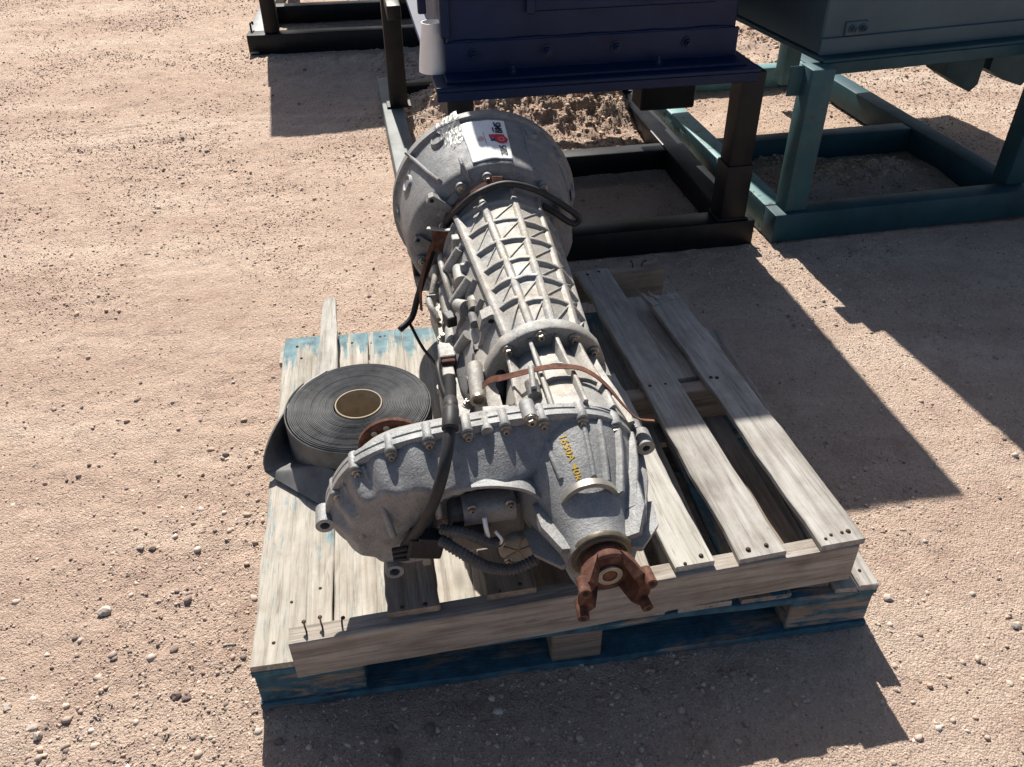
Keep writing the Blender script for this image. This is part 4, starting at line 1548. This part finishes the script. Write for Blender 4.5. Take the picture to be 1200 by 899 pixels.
HS = part(MB().add(*tube_geo([L3(-.214, .100, 1.012), L3(-.214, .138, 1.020), L3(-.216, .156, 1.045), L3(-.222, .158, 1.090), L3(-.240, .124, 1.150), L3(-.262, .070, 1.172), L3(-.288, .005, 1.166), L3(-.318, -.062, 1.148)], lambda t: .0125 if .08 < t < .33 else .0098, 14, 7)), 'hose', 'hose', smooth=True)
part(MB().add(*tube_geo([L3(-.218, .159, 1.062), L3(-.222, .158, 1.090), L3(-.2245, .154, 1.104)], .0140, 14, 4)), 'hose_collar', 'hose', HS, smooth=True)
CB = lbox('connector', -.284, -.052, 1.156, (.060, .034, .044), 'rubber', Matrix.Rotation(0.25, 3, 'Y'), .004)
lbox('connector_latch', -.272, -.028, 1.164, (.046, .026, .010), 'rubber', Matrix.Rotation(0.3, 3, 'Y'), .002)
for k in range(3):
    lrod('connector_pin', (-.314, -.050 - .013 * k, 1.162), (-.340, -.057 - .011 * k, 1.158), .0052, 'rubber', 10)
lbox('connector_tab', -.284, -.092, 1.156, (.014, .008, .030), 'zinc', None, .002)
part(MB().add(*tube_geo([L3(-.258, -.030, 1.172), L3(-.228, -.036, 1.200), L3(-.186, -.073, 1.208), L3(-.141, -.093, 1.205), L3(-.096, -.082, 1.200)], .0105, 12, 8, (.0068, .0018))), 'corrugated_conduit', 'conduit')
part(MB().add(*tube_geo([L3(-.100, -.084, 1.200), L3(-.084, -.066, 1.200), L3(-.068, -.030, 1.188)], .0092, 12, 6)), 'conduit_end', 'rubber', smooth=True)
part(MB().add(*tube_geo([L3(-.256, -.015, 1.162), L3(-.214, -.012, 1.184), L3(-.178, -.046, 1.180), L3(-.158, -.064, 1.165)], .0100, 12, 8, (.0068, .0016))), 'corrugated_conduit', 'conduit')


# --- cable and rusty straps (given in place, then moved into the transmission's frame)
def loc(p):
    return tuple(TRI @ Vector(p))


part(MB().add(*tube_geo([L3(.108, .100, .262), L3(.140, .082, .275), L3(.172, .058, .280), L3(.192, .050, .278), L3(.200, .064, .280), L3(.180, .086, .280), L3(.130, .124, .278), L3(.083, .152, .276), L3(.030, .169, .274), L3(-.012, .168, .275)] + [Vector(loc(p)) for p in ((-.086, 1.862, .632), (-.130, 1.87, .588), (-.160, 1.885, .545), (-.190, 1.90, .485), (-.222, 1.905, .40), (-.246, 1.90, .33), (-.262, 1.875, .285), (-.293, 1.846, .265))], .0082, 12, 6)), 'black_cable', 'hose', smooth=True)
sp_ = [(.035, 1.935, .628), (-.012, 1.925, .640), (-.047, 1.905, .648), (-.088, 1.885, .632), (-.135, 1.876, .590), (-.178, 1.883, .525), (-.212, 1.883, .450), (-.232, 1.876, .375), (-.235, 1.87, .31)]
part(MB().add(*ribbon_geo([loc(p) for p in sp_], .013, .0016, [tuple(TRI.to_3x3() @ Vector(q)) for q in ((0.1, -.6, .8), (0, -.6, .8), (-.1, -.6, .8), (-.4, -.6, .7), (-.6, -.6, .5), (-.7, -.6, .3), (-.8, -.6, .1), (-.8, -.6, 0), (-.8, -.6, 0))])), 'steel_strap', 'strap', angle=40)
part(MB().add(*box_geo(.026, .018, .007, .002), Matrix.Translation(loc((-.030, 1.908, .652))) @ Matrix.Rotation(-.2, 4, 'Z') @ Matrix.Rotation(.7, 4, 'X')), 'strap_clip', 'strap')
s2 = [(-74, .862, .142), (-60, .885, .140), (-50, .905, .136), (-29, .928, .130), (-11, .940, .130), (9.7, .950, .130), (23, .962, .129), (35, .985, .128), (48, 1.02, .128), (58, 1.045, .136), (64, 1.055, .160)]
part(MB().add(*ribbon_geo([tuple(polar(t, s, R)) for t, s, R in s2], .0135, .0016, [tuple(polar(t, 0, 1)) for t, s, R in s2])), 'steel_strap', 'strap', angle=40)
o = lrod('tie_stud', (-.056, .125, .930), (-.062, .120, .985), .0055, 'cast', 10)
lrod('tie_washer', (-.060, .108, .955), (-.060, .104, .99), .013, 'cast_low', 14)
# thin cables trailing on the pallet by the roll
part(MB().add(*tube_geo([loc(p) for p in ((-.270, 1.87, .275), (-.235, 1.815, .235), (-.205, 1.77, .222), (-.190, 1.72, .232))], .0042, 8)), 'thin_cable', 'rubber', smooth=True)


# --- label, tape and pen marks
def wrap_mesh(me, th0, s0, Rf, swap=1, lift=.0006):
    """flat mesh (x across, y along the axis away) wrapped on the housing"""
    for v in me.vertices:
        x, y, z = v.co
        s = s0 - y
        R = Rf(s) + lift + z
        v.co = polar(th0 + math.degrees(x / .235), s, R)
    me.update()


def lab_R(s):
    return interp(s, [(0.0, .2535), (0.027, .2525), (0.05, .2395), (0.10, .2305), (0.17, .2185), (0.215, .2075)])


def build_label():
    nx, ny = 22, 26
    w, l = .112, .165
    vs, fs = [], []
    r = random.Random(3)
    for j in range(ny + 1):
        for i in range(nx + 1):
            x, y = (i / nx - .5) * w, (j / ny - .5) * l
            # creases
            z = .0011 * (1 + math.sin(x * 90 + y * 60)) * (1 if x < .02 else .25) + r.uniform(0, .0006)
            z += .003 * max(0, 1 - abs((x + .012) + .5 * (y + .01)) / .006) * (x < .0) * (y < .02)
            vs.append((x, y, z))
    for j in range(ny):
        for i in range(nx):
            a = j * (nx + 1) + i
            fs.append((a, a + 1, a + nx + 2, a + nx + 1))
    me = bpy.data.meshes.new('paper_label')
    me.from_pydata(vs, [], fs)
    wrap_mesh(me, -1.5, .132, lab_R)
    o = link('paper_label', me, 'paper', TR, angle=30)
    sm = o.modifiers.new('thickness', 'SOLIDIFY')
    sm.thickness = .0004
    sm.offset = 1

    def add(me, name, mat, dx, dy, rot, lift=.0032):
        for v in me.vertices:
            x, y, z = v.co
            c, s_ = math.cos(rot), math.sin(rot)
            v.co = (x * c - y * s_ + dx, x * s_ + y * c + dy, z)
        me.materials.clear()
        wrap_mesh(me, -1.5, .132, lab_R, lift=lift)
        link(name, me, mat, o)

    q = math.pi / 2
    add(text_mesh('205', .026), 'writing', 'ink', .036, -.050, q)
    add(text_mesh('BMS', .027), 'writing', 'ink', .036, .047, q)

    def flat(pts):
        m_ = bpy.data.meshes.new('logo')
        n = len(pts)
        m_.from_pydata([(x, y, 0) for x, y in pts] + [(x, y, .0004) for x, y in pts], [], [tuple(range(n))[::-1], tuple(range(n, 2 * n))] + [(i, (i + 1) % n, n + (i + 1) % n, n + i) for i in range(n)])
        return m_

    def grid_rect(x0, x1, y0, y1):
        n = 5
        return [(x0 + (x1 - x0) * i / n, y1) for i in range(n + 1)] + [(x1 - (x1 - x0) * i / n, y0) for i in range(n + 1)]
    add(flat(grid_rect(.006, .046, .002, .016)), 'logo', 'red', 0, 0, 0)
    add(flat(grid_rect(.008, .026, -.013, .0018)), 'logo', 'navy', 0, 0, 0)
    add(flat([(.036 + .0165 * math.cos(a), -.006 + .0165 * math.sin(a)) for a in np.linspace(0, 6.2832, 28, endpoint=False)]), 'logo', 'red', 0, 0, 0, .0037)
    ring = [(.036 + .008 * math.cos(a), -.006 + .008 * math.sin(a)) for a in np.linspace(0, 6.2, 24)] + [(.036 + .0062 * math.cos(a), -.006 + .0062 * math.sin(a)) for a in np.linspace(6.2, 0, 24)]
    add(flat(ring), 'logo', 'pink', 0, 0, 0, .0042)
    add(flat(grid_rect(.019, .0225, .028, .047)), 'printed_bar', 'ink', 0, 0, 0)
    add(flat(grid_rect(-.006, -.0052, -.035, .032)), 'printed_line', 'ink', 0, 0, 0)
    add(flat([(-.016 + .008 * math.cos(a), .002 + .009 * math.sin(a)) for a in np.linspace(0, 6.2832, 16, endpoint=False)]), 'faint_stamp', 'pink', 0, 0, 0, .0036)
    # crinkled tape on the left of the label
    nx, ny = 16, 22
    w, l = .062, .13
    vs, fs = [], []
    for j in range(ny + 1):
        for i in range(nx + 1):
            x, y = (i / nx - .5) * w, (j / ny - .5) * l
            x += .006 * math.sin(j * .9) * (1 if i == 0 else .2)
            vs.append((x, y + .03 * (i / nx - .5), .0022 + .0018 * r.random()))
    for j in range(ny):
        for i in range(nx):
            if i < 5 and j < 6:
                continue
            a = j * (nx + 1) + i
            fs.append((a, a + 1, a + nx + 2, a + nx + 1))
    me = bpy.data.meshes.new('crinkled_tape')
    me.from_pydata(vs, [], fs)
    wrap_mesh(me, -22, .062, lab_R, lift=-.0030)
    link('crinkled_tape', me, 'tape', TR)


build_label()
me = text_mesh('1650A 40k', .028, .0003)
for v in me.vertices:
    x, y, z = v.co
    # runs along the axis towards the viewer, tops of letters to the right
    s = 1.136 + x * .66
    th = -10.5 + 40 * (s - 1.15) + math.degrees(y * .66 / .115)
    v.co = polar(th, s, cone_R(0, s) + .0006 + z, CC)
me.update()
me.materials.clear()
link('pen_writing', me, 'yellow', TR)

# ------------------------------------------------------------------ machines on skids behind


def member(name, a, b, w, h, mat, parent, bev=.006):
    """square steel member from a to b (parent coordinates, centre line)"""
    a, b = Vector(a), Vector(b)
    d = b - a
    mb = MB().add(*box_geo(w, d.length, h, bev, 2))
    o = mb.build(name, mat, parent, angle=40)
    if abs(d.normalized().z) > .9:
        o.matrix_local = Matrix.Translation((a + b) / 2) @ Matrix.Rotation(math.pi / 2, 4, 'X')
    else:
        o.matrix_local = Matrix.Translation((a + b) / 2) @ Matrix.Rotation(math.atan2(-d.x, d.y), 4, 'Z')
    return o


HEXB = None


def hexbolt(p, d, parent, mat, r=.013):
    mb = MB().add(*cyl_geo(r * 1.5, .004, 16), dir_mtx(Vector(p), d)).add(*cyl_geo(r, .012, 6), dir_mtx(Vector(p) + Vector(d).normalized() * .003, d))
    mb.add(*cyl_geo(r * .55, .024, 10), dir_mtx(Vector(p) + Vector(d).normalized() * .003, d))
    return mb.build('bolt', mat, parent)


# blue machine. local frame: origin at the front right corner of its frame on the ground
BH = empty('blue_hopper', (0.895, 2.800, 0), Matrix.Rotation(0.172, 3, 'Z'))
tag(BH, 'dark navy steel box on a black skid frame behind the transmission', 'machine')
bh = .10
z = bh / 2 + .004
member('skid_beam', (-1.255, .05, z), (0, .05, z), .10, bh, 'black', BH)
member('skid_beam', (-.05, .102, z), (-.05, 1.90, z), .098, bh - .002, 'black', BH)
member('skid_beam', (-1.205, .102, z), (-1.225, 1.98, z), .098, bh - .002, 'greybeam', BH)
member('cross_beam', (-1.156, .76, z), (-.10, .76, z), .09, bh - .006, 'black', BH)
member('cross_beam', (-1.166, 1.86, z), (-.10, 1.86, z), .09, bh - .006, 'black', BH)
FZ = .632
for u, v in ((-.085, .062), (-1.06, .062), (-.085, 1.52), (-1.19, 1.52)):
    member('leg', (u, v, .105), (u, v, FZ), .085, .085, 'black', BH)
    box('foot_plate', (.118, .095, .008), (u, v - .004 if v < .1 else v, .1085), 'black', BH, .002)
member('rear_rail', (-1.145, 1.52, .60), (-.13, 1.52, .60), .06, .06, 'black', BH)
for u in (-1.19, -.085):
    member('side_rail', (u, 1.19, .60), (u, 1.476, .60), .06, .06, 'black', BH)
member('leg_sleeve', (-.085, .062, .105), (-.085, .062, .31), .097, .097, 'black', BH, .004)
FX0, FX1, FV0, FV1 = -1.135, -.070, .010, 1.26
box('flange', (FX1 - FX0, FV1 - FV0, .014), ((FX0 + FX1) / 2, (FV0 + FV1) / 2, FZ + .007), 'blue', BH, .003)
box('flange_lip', (FX1 - FX0 - .006, .010, .030), ((FX0 + FX1) / 2, FV0 + .008, FZ - .0155), 'blue', BH, .002)
BX0, BX1, BV0, BV1 = FX0 + .052, FX1 - .052, FV0 + .13, FV1 - .12
BT = 1.41
box('body', (BX1 - BX0, BV1 - BV0, BT - FZ - .014), ((BX0 + BX1) / 2, (BV0 + BV1) / 2, (BT + FZ + .014) / 2), 'blue', BH, .006)
box('unseen_lid', (BX1 - BX0 + .09, BV1 - BV0 + .03, .05), ((BX0 + BX1) / 2 - .003, (BV0 + BV1) / 2, BT + .0255), 'blue', BH, .006)  # unseen; overhang added to widen the box's cast shadow
box('top_unit', (.45, .70, .22), (-.785, BV0 + .36, BT + .161), 'blue', BH, .02)  # unseen taller part, added for the step in the box's shadow
box('base_angle', (BX1 - BX0 + .016, .010, .10), ((BX0 + BX1) / 2, BV0 - .0052, FZ + .0645), 'blue', BH, .002)
box('base_toe', (BX1 - BX0 + .03, .085, .010), ((BX0 + BX1) / 2, BV0 - .053, FZ + .0195), 'blue', BH, .002)
box('corner_angle', (.030, .030, .70), (BX0 - .002, BV0 - .002, FZ + .48), 'blue', BH, .003)
box('corner_post', (.028, .028, .70), (BX0 - .045, BV0 + .32, FZ + .48), 'blue', BH, .003)
PN = box('access_panel', (.60, .016, .55), (-.505, BV0 - .008, FZ + .47), 'blue', BH, .004)
box('panel_rail', (.028, .024, .56), (-.815, BV0 - .0125, FZ + .47), 'blue', BH, .003)
for u0, u1, zz, vv in ((BX0 + .02, BX1 - .02, FZ + .1155, BV0 - .004), (BX0 + .02, BX1 - .02, FZ + .0255, BV0 - .008)):
    pts = [(u0 + (u1 - u0) * t, vv + random.uniform(-.001, .001), zz + random.uniform(-.001, .001)) for t in np.linspace(0, 1, 60)]
    part(MB().add(*tube_geo(pts, lambda t: .004 + .0012 * math.sin(t * 400), 6, 1)), 'weld_bead', 'blue', BH, smooth=True)
for u in (-1.0, -.76, -.53, -.29):
    hexbolt((u, BV0 - .0105, FZ + .075), (0, -1, 0), BH, 'blue')
for u in (-.88, -.40):
    hexbolt((u, BV0 - .06, FZ + .025), (0, 0, 1), BH, 'blue', .010)
dc = box('drain_box', (.24, .13, .135), (-.085, .86, .315), 'black', BH, .006)
box('drain_hanger', (.06, .06, .248), (-.085, .86, .5055), 'black', BH, .004)
# white cone standing on the blue flange
WC = MB().add(*lathe_geo([(.0440, .0), (.0485, .0), (.0485, .008), (.046, .035), (.0345, .130), (.0325, .143), (.0325, .150), (.0295, .150), (.0295, .143), (.041, .03)], 36, True))
wc = WC.build('white_cone', 'white', angle=40)
wc.location = (-.243, 2.803, FZ + .0145)
wc.rotation_euler = (0, 0, .5)
tag(wc, 'small white plastic cone standing on the corner of the blue flange', 'cone')

# teal machine on the right
TH = empty('teal_hopper', (0.965, 2.80, 0), Matrix.Rotation(0.19, 3, 'Z'))
tag(TH, 'slate teal steel box on a chipped teal skid frame at the right', 'machine')
z = .06 + .004
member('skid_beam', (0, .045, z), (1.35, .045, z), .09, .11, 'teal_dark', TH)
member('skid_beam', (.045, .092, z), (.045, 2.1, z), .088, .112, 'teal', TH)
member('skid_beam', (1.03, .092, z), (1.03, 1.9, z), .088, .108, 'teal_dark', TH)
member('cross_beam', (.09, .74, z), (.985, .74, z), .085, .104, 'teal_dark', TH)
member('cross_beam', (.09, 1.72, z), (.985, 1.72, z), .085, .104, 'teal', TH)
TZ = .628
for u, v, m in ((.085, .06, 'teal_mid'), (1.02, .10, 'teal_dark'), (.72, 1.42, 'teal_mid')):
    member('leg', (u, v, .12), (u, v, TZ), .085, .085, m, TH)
box('leg_plate', (.05, .006, .10), (.020, .08, TZ - .052), 'teal_mid', TH, .002)
tr = Matrix.Rotation(0.085, 3, 'Z')


def tbox(name, size, c, mat, bev):
    """box given in a frame turned about the front left corner of the flange"""
    p = tr @ Vector((c[0] - .10, c[1] - .06, 0)) + Vector((.105, .075, c[2]))
    return box(name, size, p, mat, TH, bev, tr)


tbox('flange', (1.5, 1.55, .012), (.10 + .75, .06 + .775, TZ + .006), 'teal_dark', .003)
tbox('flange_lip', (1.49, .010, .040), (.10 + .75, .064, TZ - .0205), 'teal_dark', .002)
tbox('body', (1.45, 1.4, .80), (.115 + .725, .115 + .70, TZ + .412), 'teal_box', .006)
tbox('base_angle', (1.455, .010, .055), (.112 + .7275, .1098, TZ + .040), 'teal_box', .002)
tbox('lifting_plate', (.085, .008, .045), (.24, .1105, TZ + .092), 'teal_box', .003)
for u in (.222, .262):
    p = tr @ Vector((u - .10, .1063 - .06, 0)) + Vector((.105, .075, TZ + .092))
    hexbolt(p, tr @ Vector((0, -1, 0)), TH, 'teal_box', .010)
for u0, u1, dz in ((.965, 1.13, .315), (1.165, 1.37, .305)):
    mb = MB()
    pts = [(u0, TZ - .002), (u1, TZ - .002), (u1, TZ - dz + .03), (u1 - .03, TZ - dz), (u0 + .08, TZ - dz + .03), (u0, TZ - dz + .075)]
    mb.add(*loft_geo([[(a, .56, b) for a, b in pts], [(a, .70, b) for a, b in pts]]))
    mb.build('chute', 'teal_dark', TH)

# grey skid and its box, far left
GS = empty('grey_skid', (-1.585, 5.33, 0), Matrix.Rotation(0.13, 3, 'Z'))
tag(GS, 'grey steel machine skid standing at the top left of the yard', 'machine')
z = .06 + .002
member('skid_beam', (0, .05, z), (1.7, .05, z), .10, .115, 'black', GS)
member('skid_beam', (.05, .102, z), (.05, 1.9, z), .098, .117, 'greybeam', GS)
member('skid_beam', (1.65, .102, z), (1.65, 1.9, z), .098, .113, 'black', GS)
member('cross_beam', (.10, .78, z), (1.6, .78, z), .09, .109, 'black', GS)
for u, v in ((.15, .06), (1.58, .06), (.15, 1.6), (1.58, 1.6)):
    member('leg', (u, v, .121), (u, v, .66), .085, .085, 'black', GS)
box('body', (1.45, 1.5, .84), (.84, .82, 1.08), 'blue', GS, .006)
part(MB().add(*tube_geo([(.022, .09, .121), (.022, .09, .150), (.022, .10, .165), (.03, .13, .165), (.03, .14, .15)], .006, 8)), 'hook', 'black', GS, smooth=True)
part(MB().add(*tube_geo([(.01, -.02, .02), (.03, -.06, .035), (.06, -.045, .03), (.05, -.01, .02)], .006, 8)), 'hook', 'greybeam', GS, smooth=True)


# ------------------------------------------------------------------ single stones
def stone(x, y, r, mat, label, sq=.65, seed=0):
    bm = bmesh.new()
    bmesh.ops.create_icosphere(bm, subdivisions=2, radius=1)
    rr = random.Random(seed)
    ph = [rr.uniform(0, 6) for _ in range(6)]
    for v in bm.verts:
        n = v.co.copy()
        k = 1 + .16 * math.sin(n.x * 3 + ph[0]) + .13 * math.sin(n.y * 4 + ph[1]) + .10 * math.sin(n.z * 4 + n.x * 3 + ph[2]) + rr.uniform(-.13, .13)
        v.co = Vector((n.x * k * 1.15, n.y * k * .9, n.z * k * sq)) * r
    me = bpy.data.meshes.new('stone')
    bm.to_mesh(me)
    bm.free()
    o = link('stone', me, mat, None, angle=28)
    o.location = (x, y, float(ground_h(x, y)) + r * sq * .45)
    o.rotation_euler = (0, 0, rr.uniform(0, 6))
    tag(o, label, 'stone')


for k, (x, y, r, m, lb_) in enumerate((
    (-.882, 1.157, .0150, 'stone_pale', 'largest pale stone on the sunlit ground left of the pallets'),
    (-.865, 1.335, .0085, 'stone_pale', 'pale stone touching a darker twin left of the pallets'),
    (-.838, 1.333, .0090, 'stone_dark', 'darker stone touching a pale twin left of the pallets'),
    (-.665, .953, .0120, 'stone_dark', 'brown stone near the front left corner of the blue pallet'),
    (-.642, .948, .0088, 'stone_dark', 'small dark stone beside the brown stone near the pallet corner'),
    (-.914, .884, .0098, 'stone_pale', 'upper of two touching pale stones at the bottom left'),
    (-.897, .868, .0105, 'stone_pale', 'lower of two touching pale stones at the bottom left'),
    (-.983, .928, .0090, 'stone_pale', 'flat pale stone at the left edge of the picture'),
    (-.223, .821, .0175, 'stone_dark', 'biggest stone in the shadow in front of the pallets'),
    (-.159, .872, .0130, 'stone_dark', 'rounded stone in the pallet shadow right of the biggest stone'),
    (-.232, .874, .0105, 'stone_dark', 'stone in the pallet shadow just behind the biggest stone'),
    (.812, 1.172, .0110, 'stone_pale', 'pale stone by the front right corner of the blue pallet'),
    (1.049, 1.093, .0110, 'stone_pale', 'white stone on the sunlit ground at the right edge'),
    (.193, 2.60, .0160, 'stone_dark', 'stone in the shade in front of the black skid beam'),
)):
    stone(x, y, r * .9, m, lb_, seed=k + 1)


def stick(x, y, L, a, r, label):
    z = float(ground_h(x, y)) + r * 0.7
    pts = [(-L / 2, 0, 0), (-L * .15, L * .03, .001), (L * .2, -L * .02, .001), (L / 2, L * .02, 0)]
    o = MB().add(*tube_geo(pts, lambda t: r * (1 - .3 * t), 7, 4)).build('twig', 'wood')
    o.location = (x, y, z)
    o.rotation_euler = (0, 0, a)
    tag(o, label, 'twig')


stick(-.588, 1.065, .026, .15, .0022, 'longer pale twig on the ground left of the blue pallet')
stick(-.80, .905, .018, -.35, .0016, 'thin short twig among the pebbles at the bottom left')
